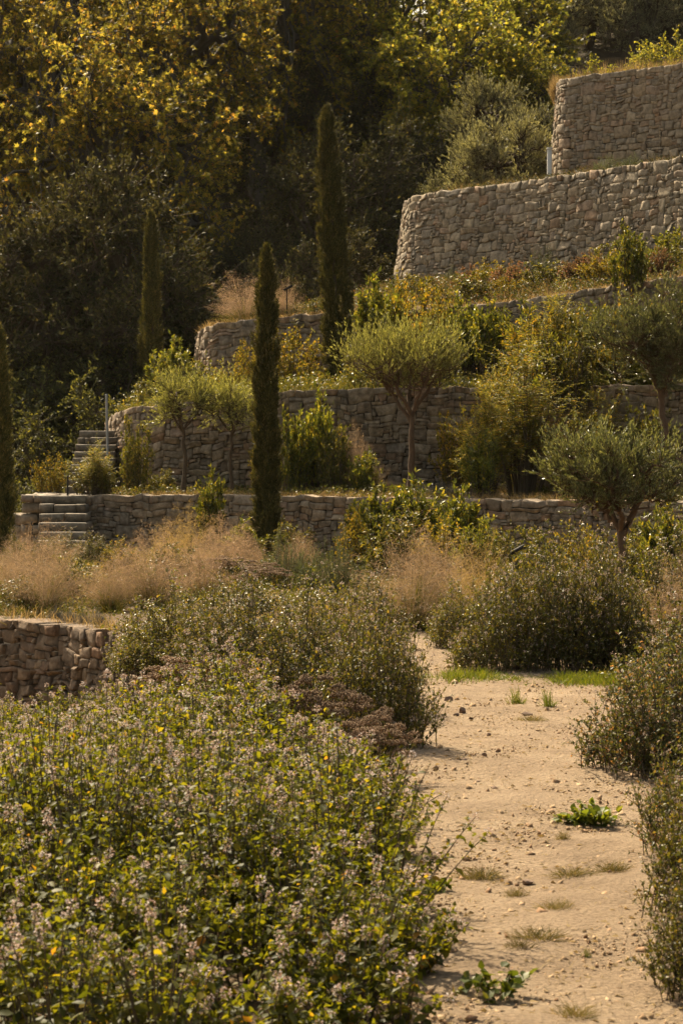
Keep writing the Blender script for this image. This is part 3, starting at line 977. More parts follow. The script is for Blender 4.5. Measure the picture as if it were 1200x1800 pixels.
def P_tree(seed, trunk_pts, trunk_r, center, radii, n_cl, cl_r, leaf, mat, bark='bark', per=14, tw=26, width=.25, tmpl=None, shoots=.3, hollow=.35,
           limb_r=.3, droop=0.0, fork=1.0, tanw=.6, ang=.8, flat=.3, lfup=.2, twsides=3, bare=0, mains=5, spread=.12, limb_m=.6):
    """trunk, limbs to foliage clumps spread through an ellipsoid, twigs with leaves in each clump"""
    rng = np.random.default_rng(seed)
    tp = np.asarray(trunk_pts, float)
    k = len(tp)
    tm = MB()
    kk = 10
    tt = np.linspace(0, 1, kk)
    tpts = np.stack([np.interp(tt, np.linspace(0, 1, k), tp[:, c]) for c in range(3)], 1)
    tpts[1:-1] += rng.normal(size=(kk - 2, 3)) * trunk_r * .18
    fl = np.linspace(1, .62, kk); fl[0] = 1.45; fl[1] = 1.12
    tubes(tm, tpts[None], trunk_r * fl[None], 9)
    center = np.asarray(center, float); radii = np.asarray(radii, float)
    u = unit(rng, n_cl)
    rad = (hollow + (1 - hollow) * rng.random(n_cl)) ** .6
    lum = 1 + .22 * wob(u * 1.6, seed + 5, 2, 1.5)
    cc = center + u * radii * rad[:, None] * lum[:, None]
    # a few main limbs from the fork, lesser limbs from them out to the clumps
    mu = nrm(np.stack([np.cos(np.arange(mains) * 6.283 / mains + rng.uniform(0, 1)), np.sin(np.arange(mains) * 6.283 / mains + .3) * .9, rng.uniform(.1, .7, mains)], 1))
    me_ = center + mu * radii * .62
    tpar = np.clip(rng.uniform(fork - spread, fork, mains), .2, 1); tpar[0] = fork
    st = np.stack([np.interp(tpar, tt, tpts[:, c]) for c in range(3)], 1)
    mid = st * .5 + me_ * .5 + np.array([0, 0, -.06]) * radii[2] + rng.normal(size=(mains, 3)) * radii * .08
    ml = bez(st, mid, me_, 8)
    ml[:, 1:-1] += rng.normal(size=(mains, 6, 3)) * trunk_r * .35
    tubes(tm, ml, trunk_r * limb_m * np.linspace(1, .35, 8)[None] * rng.uniform(.75, 1.1, (mains, 1)), 7)
    dist = np.linalg.norm(cc[:, None] - me_[None], axis=2)
    own = dist.argmin(1)
    s0, _ = along(ml, own, rng.uniform(.35, .98, n_cl))
    mid = (s0 + cc) / 2 + rng.normal(size=(n_cl, 3)) * cl_r * .3
    lb = bez(s0, mid, cc, 7)
    lb[:, 1:-1] += rng.normal(size=(n_cl, 5, 3)) * cl_r * .1
    lr = trunk_r * limb_r * rng.uniform(.7, 1.3, n_cl)
    tubes(tm, lb, lr[:, None] * np.linspace(1, .25, 7)[None], 5)
    # twigs through each clump
    idx = np.repeat(np.arange(n_cl), tw)
    t0 = rng.uniform(.62, 1.0, len(idx))
    p, tan = along(lb, idx, t0)
    clr = np.repeat(cl_r * rng.uniform(.65, 1.3, n_cl), tw)
    d = nrm(unit(rng, len(idx)) + np.array([0, 0, shoots]) + nrm(p - center) * .35)
    l = clr * rng.uniform(.45, 1.15, len(idx))
    s = np.linspace(0, 1, 4)[None, :, None]
    pts = p[:, None] + d[:, None] * l[:, None, None] * s + np.array([0, 0, shoots * .35 - droop]) * l[:, None, None] * s ** 2
    tubes(tm, pts, lr.mean() * np.array([.28, .22, .16, .08])[None], twsides)
    if bare:
        bi = rng.integers(0, n_cl, bare)
        pb, tb = along(lb, bi, rng.uniform(.3, .9, bare))
        db = nrm(unit(rng, bare) + np.array([0, 0, .2]))
        lbr = cl_r * rng.uniform(.6, 1.6, bare)
        bp = pb[:, None] + db[:, None] * lbr[:, None, None] * s
        tubes(tm, bp, lr.mean() * np.array([.4, .3, .2, .1])[None], 3)
    lf = MB()
    tv, tf = tmpl or (T_RHOMB, T_RHOMB_F)
    leaves_on(lf, rng, pts, per, leaf, tv, tf, .15, 1.03, width, ang, lfup, tanw, flat)
    return [('trunk', tm.mesh('trunk', M[bark])), ('crown', lf.mesh('crown', M[mat]))]

PALM = (T_PALM, T_PALM_F)
BIG = (T_LEAF[0], T_LEAF_F)

# ------------------------------------------------------------------ woods on the valley side
pr = {}
pr['plane'] = [P_tree(100 + s, [(0, 0, 0), (.1, 0, 3), (-.1, .1, 6.5), (.05, 0, 10.5)], .3, (0, 0, 8.2), (3.6, 3.0, 4.6), 105, .95, .125, 'plane', 'bark_pale', 12, 17, 1.0, PALM, .05, .25,
                    .2, .12, 1.0, .3, .9, .1, -.25, bare=60, mains=9, spread=.7) for s in range(3)]
pr['plane_green'] = [P_tree(110 + s, [(0, 0, 0), (.1, 0, 2), (-.1, .1, 4.5), (.05, 0, 7)], .2, (0, 0, 5.6), (3.0, 2.6, 3.2), 95, .85, .12, 'plane_green', 'bark_pale', 12, 17, 1.0, PALM, .05, .25,
                          .2, .12, 1.0, .3, .9, .1, -.25, bare=40, mains=8, spread=.7) for s in range(2)]
pr['evergreen'] = [P_tree(120 + s, [(0, 0, 0), (.1, 0, 2), (-.1, .1, 4.5), (.05, 0, 7)], .22, (0, 0, 5.2), (3.0, 2.6, 4.2), 95, 1.0, .11, 'dark_leaf', 'bark', 14, 26, .5, None, .15, .3, .2, bare=50, mains=7, spread=.6) for s in range(2)]
pr['ivy_tree'] = [P_tree(130 + s, [(0, 0, 0), (.1, 0, 1.5), (-.1, .1, 3), (.05, 0, 4.5)], .15, (0, 0, 3.2), (2.2, 1.8, 2.8), 70, .75, .12, 'fig', 'bark', 10, 22, .8, BIG, .0, .3, .2, .1, bare=90, mains=7, spread=.6) for s in range(2)]
pr['far_olive'] = [P_tree(140 + s, [(0, 0, 0), (.1, 0, .8), (-.1, .1, 1.6), (.05, 0, 2.6)], .14, (0, 0, 2.2), (1.5, 1.3, 1.45), 60, .5, .085, 'grey_olive', 'bark', 18, 24, .2, None, .7, .3, .25, tanw=1.0, ang=.6) for s in range(2)]

def tree(kind, var, name, label, px, d, scale, cat='tree', rz=0, group=None, z=None):
    x = PX(px, d)
    zz = float(ground_z(x, d)) - .15 if z is None else z
    return place(pr[kind][var], name, label, cat, (x, d, zz), rz, scale, group)

# yellow plane trees
for px, d, var, sc, rz, z, lab in [
    (205, 66, 0, 1.0, .4, 1.2, 'yellow-leaved plane tree whose grey trunk rises behind the shaded cypress'),
    (20, 70, 1, 1.1, 2.0, 2.5, 'golden plane tree at the edge above the ivy-covered thicket, arching grey limbs'),
    (110, 78, 2, 1.15, 4.2, 6.0, 'golden plane tree crown filling the sky between two arching limbs'),
    (330, 72, 2, 1.05, 1.1, 4.5, 'yellow plane tree behind the grey-green bush, dry brown leaf clusters'),
    (460, 80, 0, 1.1, 3.1, 7.5, 'yellow-brown plane tree above the dark hollow in the wood'),
    (270, 90, 1, 1.15, 5.2, 11, 'tall yellow plane tree far up the slope, its crown leaving the frame'),
    (560, 88, 2, 1.1, .2, 10, 'yellow-green plane tree far up the slope behind the tallest cypress'),
]:
    tree('plane', var, 'plane_tree', lab, px, d, sc, 'tree', rz, 'plane trees on the wooded slope', z)
for px, d, var, sc, rz, z, lab in [
    (800, 76, 0, 1.0, .4, 7.6, 'green-gold plane tree directly behind the round grey olive'),
    (690, 82, 1, 1.15, 2.4, 9.5, 'green-gold plane tree beside the dark evergreen, bright sky in its top'),
    (890, 84, 1, 1.05, 4.0, 10.2, 'green-gold plane tree between the grey olive and the hazy far trees'),
    (950, 75, 0, .5, 5.1, 9.8, 'low yellow-green plane tree at the end of the topmost wall'),
    (1060, 74, 1, .42, 1.7, 10.2, 'low yellow-green plane tree above the topmost wall'),
    (1170, 73, 0, .42, 3.0, 10.7, 'low yellow-green plane tree above the dry grass at the frame edge'),
    (600, 100, 0, 1.3, 3.0, 15, 'pale green plane tree high on the slope against bright sky'),
]:
    tree('plane_green', var, 'plane_tree', lab, px, d, sc, 'tree', rz, 'green-gold plane trees on the wooded slope', z)
# dark evergreens
for px, d, var, sc, rz, z, lab in [
    (640, 70, 0, 1.1, .3, 1.0, 'huge dark evergreen tree behind the tallest cypress'),
    (720, 72, 1, .95, 1.9, 2.8, 'dark evergreen tree behind the curved end of the tall tan wall'),
    (540, 74, 1, 1.0, 4.4, 2.0, 'dark evergreen tree above the dead twigs, between the two sunny cypresses'),
    (205, 57.5, 1, 1.0, 2.4, -.6, 'tall dark evergreen tree just behind the shaded cypress'),
    (110, 58, 0, 1.05, 3.3, -1, 'tall dark evergreen tree between the ivy thicket and the golden plane'),
    (420, 66, 0, .72, 2.9, 1.4, 'dull grey-green evergreen bush in the wood above the plume grass'),
    (330, 60, 1, .6, .9, .2, 'dark evergreen bush just behind the shaded cypress'),
    (500, 60, 0, .6, 5.6, 1.0, 'dark evergreen bush behind the pink plume grass on the wall'),
    (620, 60, 1, .62, 3.6, 1.5, 'dark evergreen bush between the tallest cypress and the tan wall'),
    (190, 62, 0, .75, 1.3, -.6, 'dark evergreen tree below the yellow leaves, beside the shaded cypress'),
    (60, 64, 1, .85, 4.9, -.4, 'dark evergreen tree in deep shade behind the ivy thicket'),
    (-40, 60, 0, .8, 2.2, -1, 'dark evergreen tree behind the cut-off cypress at the edge'),
    (530, 82, 1, 1.1, 1.2, 6.5, 'dark evergreen tree high behind the top of the tallest cypress'),
    (610, 85, 0, 1.05, 2.7, 7, 'dark evergreen tree high behind the huge dark one'),
    (270, 74, 1, .9, 2.2, 2.5, 'dark evergreen tree behind the yellow plane trunk'),
    (360, 84, 0, 1.0, .8, 6.5, 'dark evergreen tree deep in the wood behind the yellow planes'),
    (130, 76, 1, .9, 3.8, 2.5, 'dark evergreen tree under the arching grey limbs'),
]:
    tree('evergreen', var, 'evergreen_tree', lab, px, d, sc, 'tree', rz, 'dark evergreens in the wood', z)
for px, d, var, sc, rz, z, lab in [
    (60, 56, 0, 1.0, .5, -1.2, 'ivy-leaved thicket tree with pale glossy leaves, behind the edge cypress'),
    (160, 55, 1, .9, 2.6, -1.4, 'thicket tree full of dead twigs above the upper steps'),
    (230, 53, 0, .7, 4.1, -.6, 'shaded thicket tree behind the thin pale pole'),
    (10, 52, 1, .75, 3.3, -2.0, 'dark leafy thicket tree behind the low wall by the steps'),
    (370, 57, 0, .75, 1.2, .4, 'dark thicket tree between the shaded cypress and the plume grass'),
    (120, 50, 0, .6, 5.3, -1.8, 'low dark thicket bush behind the upper steps'),
]:
    tree('ivy_tree', var, 'thicket_tree', lab, px, d, sc, 'tree', rz, 'thicket trees in shade', z)
# grey olives and far hazy trees
for px, d, var, sc, rz, z, lab in [
    (880, 64, 0, 1.0, .3, 7.0, 'round grey-green olive behind the tall tan wall'),
    (805, 67, 1, .85, 2.0, 6.9, 'smaller grey olive beside the round one, nearer the dark evergreen'),
    (935, 66, 1, .95, 3.9, 7.6, 'grey olive right beside the white post'),
    (860, 70, 0, 1.1, 5.0, 8.6, 'grey olive standing up behind the round one'),
    (955, 92, 0, 1.5, 1.0, 14.8, 'hazy grey tree high on the slope, first of the far row'),
    (1040, 95, 1, 1.6, 2.8, 16.3, 'hazy grey tree on the far slope above the topmost wall'),
    (1110, 92, 0, 1.35, 4.4, 16.0, 'hazy grey-green tree on the far slope beside a taller one'),
    (1180, 96, 1, 1.9, .7, 16.2, 'largest hazy grey tree of the far slope, cut by the frame'),
    (1010, 108, 1, 2.2, 3.3, 18.5, 'dim hazy tree behind the far grey row'),
    (1140, 112, 0, 2.4, 5.5, 20, 'dim tall hazy tree topmost on the far slope'),
]:
    tree('far_olive', var, 'olive_tree', lab, px, d, sc, 'tree', rz, 'grey olives beyond the terraces', z)
# the wood going on up the slope
wood = MB()
rng = np.random.default_rng(400)
nw = 420
wx = rng.uniform(-75, 75, nw); wy = rng.uniform(98, 150, nw)
wz = ground_z(wx, wy)
keep = (wx / wy < -.01) | (wx / wy > .065)
wx, wy, wz = wx[keep], wy[keep], wz[keep]
cen = np.stack([wx, wy, wz + 3.0], 1)
m = 420
c = np.repeat(cen, m, 0)
u = unit(rng, len(c))
rr = rng.random(len(c)) ** .5
Pw = c + u * rr[:, None] * np.array([2.6, 2.6, 3.4]) * (1 + .25 * wob(u * 2 + c * .3, 3, 2, 1.5))[:, None]
scatter(wood, T_RHOMB, T_RHOMB_F, Pw, unit(rng, len(c)), unit(rng, len(c)), rng.uniform(.25, .5, len(c)), .7)
tb = np.stack([cen - np.array([0, 0, 3.2]), cen - np.array([0, 0, 1]), cen + np.array([0, 0, 1.5])], 1)
tubes(wood, tb, np.array([.2, .15, .06])[None], 5, 1)
w_o = link('woods', wood.mesh('woods', [M['grey_olive'], M['bark']]))
tag(w_o, 'far wooded hillside reading as one mass behind the nearer trees', kind='stuff')

# ------------------------------------------------------------------ cypresses
def cypress(label, px_top, px_base, py_top, py_base, d, z, wpx, seed, bend=0, n=15000, shag=1):
    x0, x1 = PX(px_base, d), PX(px_top, d)
    h = PZ(py_top, d) - z
    p = P_cypress(seed, h, wpx * .8 / FPX * d / 2, bend, x1 - x0, n, shag)
    return place(p, 'cypress_tree', label, 'cypress', (x0, d, z), 0, 1, 'slim cypresses on the terraces')
cypress('slim cypress in front of the lowest wall, second tallest and straight', 469, 468, 446, 988, 37.2, 0, 52, 201, .0, 15000)
cypress('tallest cypress, leaning slightly with ragged lit edges, on the second terrace', 574, 594, 196, 690, 45.6, 2.8, 56, 202, .02, 17000, 1.6)
cypress('dull shaded cypress standing in the shade of the wood', 266, 270, 378, 660, 52.5, .9, 42, 203, 0, 12000)
cypress('cypress cut by the frame edge, near the low wall by the steps', 0, 2, 590, 990, 37.6, 0, 44, 204, 0, 12000)

# ------------------------------------------------------------------ small trees on the terraces
ol1 = P_tree(301, [(0, 0, 0), (.01, 0, .4), (.0, 0, .9)], .062, (-.1, 0, 1.42), (.80, .65, .44), 80, .27, .042, 'olive', 'bark_red', 17, 17, .24, None, .75, .1, .22, 0, 1.0, 1.0, .6)
x = PX(1091, 24)
place(ol1, 'olive_tree', 'small olive with a forked trunk beside the path bed', 'olive tree', (x, 24, 0), 0, 1, 'olive trees on the terraces')
ol2 = P_tree(302, [(0, 0, 0), (.05, 0, .8), (-.05, 0, 1.7)], .075, (0, 0, 2.35), (1.15, .9, .85), 90, .42, .06, 'olive', 'bark_red', 17, 18, .24, None, .6, .1, .22, 0, 1.0, 1.0, .6)
place(ol2, 'olive_tree', 'larger olive on the lowest terrace, cut by the frame edge', 'olive tree', (PX(1165, 39.5), 39.5, .95), 0, 1.05, 'olive trees on the terraces')
ol3 = P_tree(303, [(0, 0, 0), (.02, 0, .8), (-.0, 0, 1.4)], .062, (0, 0, 2.2), (1.05, .85, .45), 85, .5, .058, 'willow', 'bark_red', 15, 17, .16, None, 1.0, .1, .2, 0, .95, 1.1, .5)
place(ol3, 'oleaster_tree', 'spreading silvery tree with a bare reddish trunk before the second wall', 'tree', (PX(722, 41), 41, .95), 0, 1.02)
ol4 = P_tree(304, [(0, 0, 0), (.04, 0, .6), (0, 0, 1.1)], .04, (0, 0, 1.55), (.6, .5, .38), 36, .36, .05, 'willow', 'bark', 16, 16, .2, None, .6, .1, .3, 0, 1, 1, .6)
place(ol4, 'olive_tree', 'young olive with thin trunk near the upper steps', 'olive tree', (PX(322, 41.6), 41.6, .95), .4, 1.05, 'olive trees on the terraces')
place(ol4, 'olive_tree', 'young olive drooping between the cypress and the other young olive', 'olive tree', (PX(408, 42), 42, .95), 2.6, (.9, .9, 1.0), 'olive trees on the terraces')

# ------------------------------------------------------------------ shrubs
laurel = [P_leafy(500 + s, .9, .7, .8, 52, .065, 'laurel', 13, .42, .7, 5) for s in range(2)]
yellow = [P_leafy(510 + s, 1.2, .9, 1.0, 46, .055, 'yellow_leaf', 14, .4, .6, 5) for s in range(2)]
dark = [P_leafy(520 + s, 1.0, .8, .8, 46, .05, 'small_leaf', 14, .5, .3, 5) for s in range(2)]
red = [P_leafy(530 + s, 1.2, .8, .45, 90, .035, 'red_leaf', 14, .5, .3, 6, .35) for s in range(2)]
feather = [P_feathery(540 + s, 2.4, 1.4, 2.0, 40) for s in range(2)]
rosem = [P_rosemary(550 + s, .7, .6, .6) for s in range(2)]
nandina = [P_leafy(560, .9, .7, 1.0, 22, .11, 'laurel', 14, .2, .2, 5, tanw=.4)]

def shrub(protos, var, name, label, cat, px, d, z, w, h, base, rz=0, group=None):
    """base = (w,h) of the prototype"""
    s = w / base[0]
    return place(protos[var], name, label, cat, (PX(px, d), d, z), rz, (s, s, h / base[1]), group)

GS = 'yellow-green shrubs on the terraces'
for px, d, z, w, h, v_, kind, lab in [
    (655, 35, 0, .95, 1.05, 0, 'laurel', 'tall-stemmed yellow-green shrub below the lowest wall, nearest the cypress'),
    (735, 35, 0, 1.1, 1.1, 1, 'laurel', 'upright yellow-green shrub directly below the bare reddish trunk'),
    (805, 34.5, 0, .95, 1.02, 0, 'laurel', 'upright dark-leaved laurel below the two grey tussocks'),
    (371, 37.5, .25, .6, .95, 1, 'laurel', 'shrub with large shiny leaves against the lowest wall beside the cypress'),
    (1172, 27, 0, .75, .95, 0, 'laurel', 'bright large-leaved shrub behind the small olive at the frame edge'),
    (1110, 29, 0, .7, .65, 1, 'dark', 'dark shrub just behind the forked olive trunk'),
    (955, 28, 0, .75, .75, 0, 'dark', 'grey-green shrub between the garden light and the forked olive'),
    (1010, 30, 0, .7, .7, 0, 'yellow', 'orange-tinged shrub behind the forked olive trunk'),
    (885, 33, 0, .6, .6, 1, 'dark', 'loose shrub behind the lower garden light'),
    (300, 46, 2.55, 1.1, 1.15, 0, 'laurel', 'leafy shrub on the curved corner of the second wall'),
    (520, 46, 2.8, 1.6, 1.15, 1, 'yellow', 'rounded yellow shrub on the second terrace, right of the straight cypress'),
    (442, 46.3, 2.75, .75, 1.0, 0, 'yellow', 'golden shrub half hidden behind the straight cypress'),
    (700, 47.5, 3.6, 1.2, 1.35, 1, 'yellow', 'yellow laurel-like shrub above the silvery spreading tree'),
    (865, 45, 3.2, .85, 1.15, 0, 'laurel', 'bright shrub on the second terrace beside the nandina'),
    (555, 42, .95, 1.0, 1.55, 0, 'laurel', 'tall yellow-green shrub on the lowest terrace beside the cypress'),
    (240, 42.2, .95, .7, 1.25, 0, 'dark', 'dark upright shrub beside the upper steps'),
    (165, 41.4, .95, .95, .6, 1, 'dark', 'low spreading shrub in front of the upper steps'),
    (86, 42.5, .95, .75, .62, 1, 'yellow', 'yellow shrub on the landing beside the upper steps'),
    (287, 42.5, .95, .5, .42, 0, 'dark', 'small dark bush at the foot of the second wall'),
    (1105, 43.6, 4.6, .8, 1.0, 1, 'laurel', 'bright green upright shrub on the third wall'),
    (1172, 46, 5.1, .8, .5, 0, 'dark', 'low green mound on the third terrace at the frame edge'),
    (1000, 41.5, 2.4, 1.2, 1.6, 0, 'dark', 'dense leafy shrub hanging over the second wall by the larger olive'),
    (1090, 42.6, 3.0, 1.2, 1.3, 1, 'yellow', 'yellowish shrub behind the larger olive'),
    (1180, 41.8, 3.0, 1.1, 1.3, 0, 'yellow', 'yellow-green shrub behind the larger olive, at the frame edge'),
    (800, 46.2, 3.3, .9, .9, 1, 'dark', 'shadowed shrub between the yellow laurel and the bright shrub'),
    (760, 44, 2.85, 1.2, 1.1, 0, 'dark', 'grey-green shrub behind the spreading silvery tree, right side'),
    (640, 44.2, 2.85, .9, .8, 1, 'dark', 'low shrub behind the spreading silvery tree, towards the tallest cypress'),
    (935, 43.2, 2.8, 1.3, 1.25, 1, 'yellow', 'rounded yellow-green shrub below the nandina, on the second wall'),
    (1045, 43.4, 2.9, 1.2, 1.2, 0, 'laurel', 'leafy shrub between the feathery one and the larger olive'),
    (985, 42.3, 2.2, 1.2, 1.2, 1, 'laurel', 'shrub spilling over the second wall above the great feathery one'),
    (880, 42.0, 2.3, .9, .8, 0, 'yellow', 'small yellow-green shrub spilling over the second wall'),
    (1060, 40, .95, 1.1, 1.3, 0, 'dark', 'dark dense shrub at the foot of the larger olive'),
    (1010, 39.2, .95, 1.2, 1.1, 1, 'yellow', 'yellow-green shrub between the great feathery one and the larger olive'),
    (1140, 40.5, .95, 1.2, 1.4, 1, 'dark', 'tall dark shrub right behind the larger olive trunk'),
    (800, 41.8, .95, .9, 1.3, 0, 'yellow', 'yellow-green shrub half behind the great feathery one, against the second wall'),
    (510, 41.6, .95, .8, 1.2, 1, 'laurel', 'leafy shrub close behind the straight cypress on the lowest terrace'),
    (430, 36, 0, .8, .6, 0, 'laurel', 'leafy shrub at the foot of the straight cypress'),
    (515, 35.5, 0, .8, .6, 1, 'dark', 'grey-green shrub at the foot of the straight cypress, before the lowest wall'),
    (845, 39.6, .95, .9, .9, 1, 'laurel', 'leafy shrub beside the small grey tussock'),
    (590, 41.5, .95, .75, 1.1, 1, 'dark', 'grey-green shrub between the tall yellow-green one and the pink plumes'),
    (640, 41.0, .95, .7, .65, 1, 'laurel', 'low leafy shrub under the pink plumes on the lowest terrace'),
    (470, 42.3, .95, .7, .9, 1, 'yellow', 'yellow shrub hidden behind the straight cypress trunk'),
    (690, 48.3, 3.9, 1.0, .9, 0, 'laurel', 'leafy shrub topping the third wall beside the tallest cypress'),
    (775, 48.6, 4.4, 1.0, .6, 1, 'yellow', 'low yellow shrub along the rim of the third wall'),
    (900, 47.2, 4.6, .9, .5, 0, 'yellow', 'low yellow shrub on the rim of the third wall below the upright tuft'),
    (560, 48.8, 4.4, .6, .4, 1, 'dark', 'small green shrub on the third wall left of the tallest cypress'),
    (140, 26.6, 0, .7, .5, 0, 'dark', 'green shrub between two tan plume grasses above the low rubble wall'),
    (305, 28.5, 0, .75, .55, 1, 'dark', 'green shrub between the largest pinkish plumes and the sedum drift'),
    (30, 25.0, 0, .6, .36, 1, 'dark', 'low dark green shrub under the first tan plumes on the low rubble wall'),
    (210, 31, 0, .8, .5, 1, 'yellow', 'yellow-green shrub before the lowest wall, near the steps'),
    (690, 33, 0, 1.0, .8, 1, 'dark', 'grey-green shrub among the yellow-green ones below the lowest wall'),
    (770, 32.5, 0, .9, .75, 0, 'yellow', 'yellow-green shrub behind the large tan plume grass'),
    (840, 31.5, 0, .7, .65, 1, 'laurel', 'leafy shrub beside the garden light below the lowest wall'),
    (625, 34.2, 0, .8, .75, 1, 'yellow', 'yellow shrub next to the dark rosemary bush'),
    (1150, 30, 0, .9, .9, 1, 'dark', 'dark shrub behind the bright large-leaved one at the frame edge'),
    (1040, 26.5, 0, .8, .7, 1, 'yellow', 'yellow-green shrub just behind the forked olive trunk'),
    (340, 45.5, 2.6, .9, .8, 1, 'dark', 'grey-green shrub on the second wall above the young olives'),
    (265, 45.5, 2.45, .8, .6, 0, 'dark', 'low shrub on the rounded end of the second wall'),
    (400, 45.2, 2.7, .8, .6, 0, 'yellow', 'yellow shrub on the second wall left of the straight cypress'),
    (740, 43.2, 2.2, .8, .75, 0, 'yellow', 'small yellow shrub spilling over the second wall by the silvery crown'),
    (1120, 42.6, 2.5, 1.2, 1.0, 1, 'laurel', 'leafy shrub spilling over the second wall behind the larger olive'),
    (840, 48.2, 4.6, 1.3, .65, 0, 'dark', 'low green shrub in the middle of the third terrace'),
    (960, 47.5, 4.8, 1.2, .6, 1, 'dark', 'low green shrub below the upright tuft on the third terrace'),
    (730, 50, 4.8, 1.2, .55, 0, 'dark', 'low green shrub beside the upper garden light'),
    (1060, 46.2, 4.9, 1.1, .6, 0, 'yellow', 'yellow-green shrub left of the bright upright one on the third terrace'),
    (790, 46.6, 3.6, 1.0, .95, 1, 'yellow', 'golden shrub against the third wall, right of the yellow laurel'),
    (1010, 44.4, 3.2, 1.2, 1.1, 1, 'dark', 'dark green shrub against the third wall beside the feathery one'),
    (665, 46.8, 3.3, 1.3, 1.55, 0, 'laurel', 'large leafy shrub hiding the third wall beside the tallest cypress'),
    (745, 46.4, 3.2, 1.4, 1.5, 1, 'yellow', 'large golden shrub hiding the third wall above the silvery crown'),
    (815, 46.0, 3.2, 1.0, 1.2, 1, 'laurel', 'leafy shrub against the third wall, nearest the bright shrub'),
    (1080, 47.8, 5.1, 1.2, .7, 0, 'dark', 'grey-green mound on the third terrace right of the upright tuft'),
    (860, 49.8, 5.0, 1.0, .6, 0, 'yellow', 'yellow-green mound at the foot of the tall tan wall'),
    (1180, 47.2, 5.2, 1.0, .7, 1, 'laurel', 'leafy shrub at the foot of the tall tan wall by the frame edge'),
    (625, 46.5, 3.0, .7, .5, 0, 'yellow', 'low yellow tuft of a shrub at the foot of the tallest cypress'),
]:
    pp, b = {'laurel': (laurel, (.9, .8)), 'yellow': (yellow, (1.2, 1.0)), 'dark': (dark, (1.0, .8))}[kind]
    shrub(pp, v_, 'shrub', lab, 'shrub', px, d, z, w, h, b, px * .37, GS)

shrub(nandina, 0, 'nandina_shrub', 'long-leaved nandina-like shrub with drooping bright leaves', 'shrub', 905, 44.6, 3.0, 1.0, 1.4, (.9, 1.0), 1.0)
for px, d, z, w, h, v_, lab in [
    (920, 40.3, .95, 2.9, 2.15, 0, 'large feathery shrub with pinnate leaves on the lowest terrace'),
    (970, 43.6, 2.85, 1.7, 1.6, 1, 'feathery yellow-green shrub on the second terrace'),
    (1045, 40.6, .95, 1.7, 1.5, 0, 'second feathery shrub on the lowest terrace, before the larger olive'),
    (850, 40.6, .95, 1.4, 1.8, 1, 'slender feathery shrub with leaning dark stems'),
    (165, 41.2, .98, .9, .75, 1, 'small feathery bush on the landing between the two flights'),
]:
    shrub(feather, v_, 'feathery_shrub', lab, 'shrub', px, d, z, w, h, (2.4, 2.0), px * .21, 'feathery shrubs on the terraces')

for px, d, z, w, h, v_, lab in [
    (825, 50.5, 5.0, 1.2, .5, 0, 'orange-red low shrub at the foot of the tall tan wall, beside the upright tuft'),
    (890, 48.5, 4.9, 1.1, .55, 1, 'orange-green low shrub on the third terrace edge'),
    (1035, 47.0, 5.05, 1.3, .45, 0, 'pinkish seed-headed shrub between the upright tuft and the bright shrub'),
    (1150, 45.5, 5.0, 1.0, .45, 1, 'small reddish shrub behind the bright green one'),
    (750, 51.5, 5.0, 1.0, .38, 1, 'low reddish shrub beside the upper garden light'),
    (600, 50, 4.5, .6, .25, 0, 'small reddish tuft beside the tallest cypress'),
]:
    shrub(red, v_, 'red_shrub', lab, 'shrub', px, d, z, w, h, (1.2, .45), px * .31, 'reddish shrubs on the third terrace')

for px, d, z, w, h, v_, lab in [
    (500, 29.5, 0, .62, .62, 0, 'pale rosemary-like shrub in front of the straight cypress'),
    (545, 28.5, 0, .5, .55, 1, 'middle rosemary bush of the three before the cypress'),
    (600, 27.5, 0, .62, .66, 0, 'dark rosemary bush beside the large tan plume grass'),
    (950, 50.2, 5.15, .75, .75, 1, 'upright grey-green tuft against the tall tan wall'),
    (797, 51.8, 5.1, .5, .5, 0, 'small upright tuft against the tall tan wall'),
    (1065, 51.8, 7.6, .8, .45, 1, 'dark low rosemary hanging at the foot of the topmost wall'),
    (1110, 51.2, 7.6, .55, .4, 0, 'small dark rosemary at the foot of the topmost wall'),
]:
    shrub(rosem, v_, 'rosemary_bush', lab, 'rosemary', px, d, z, w, h, (.7, .6), px * .17, 'rosemary-like bushes')

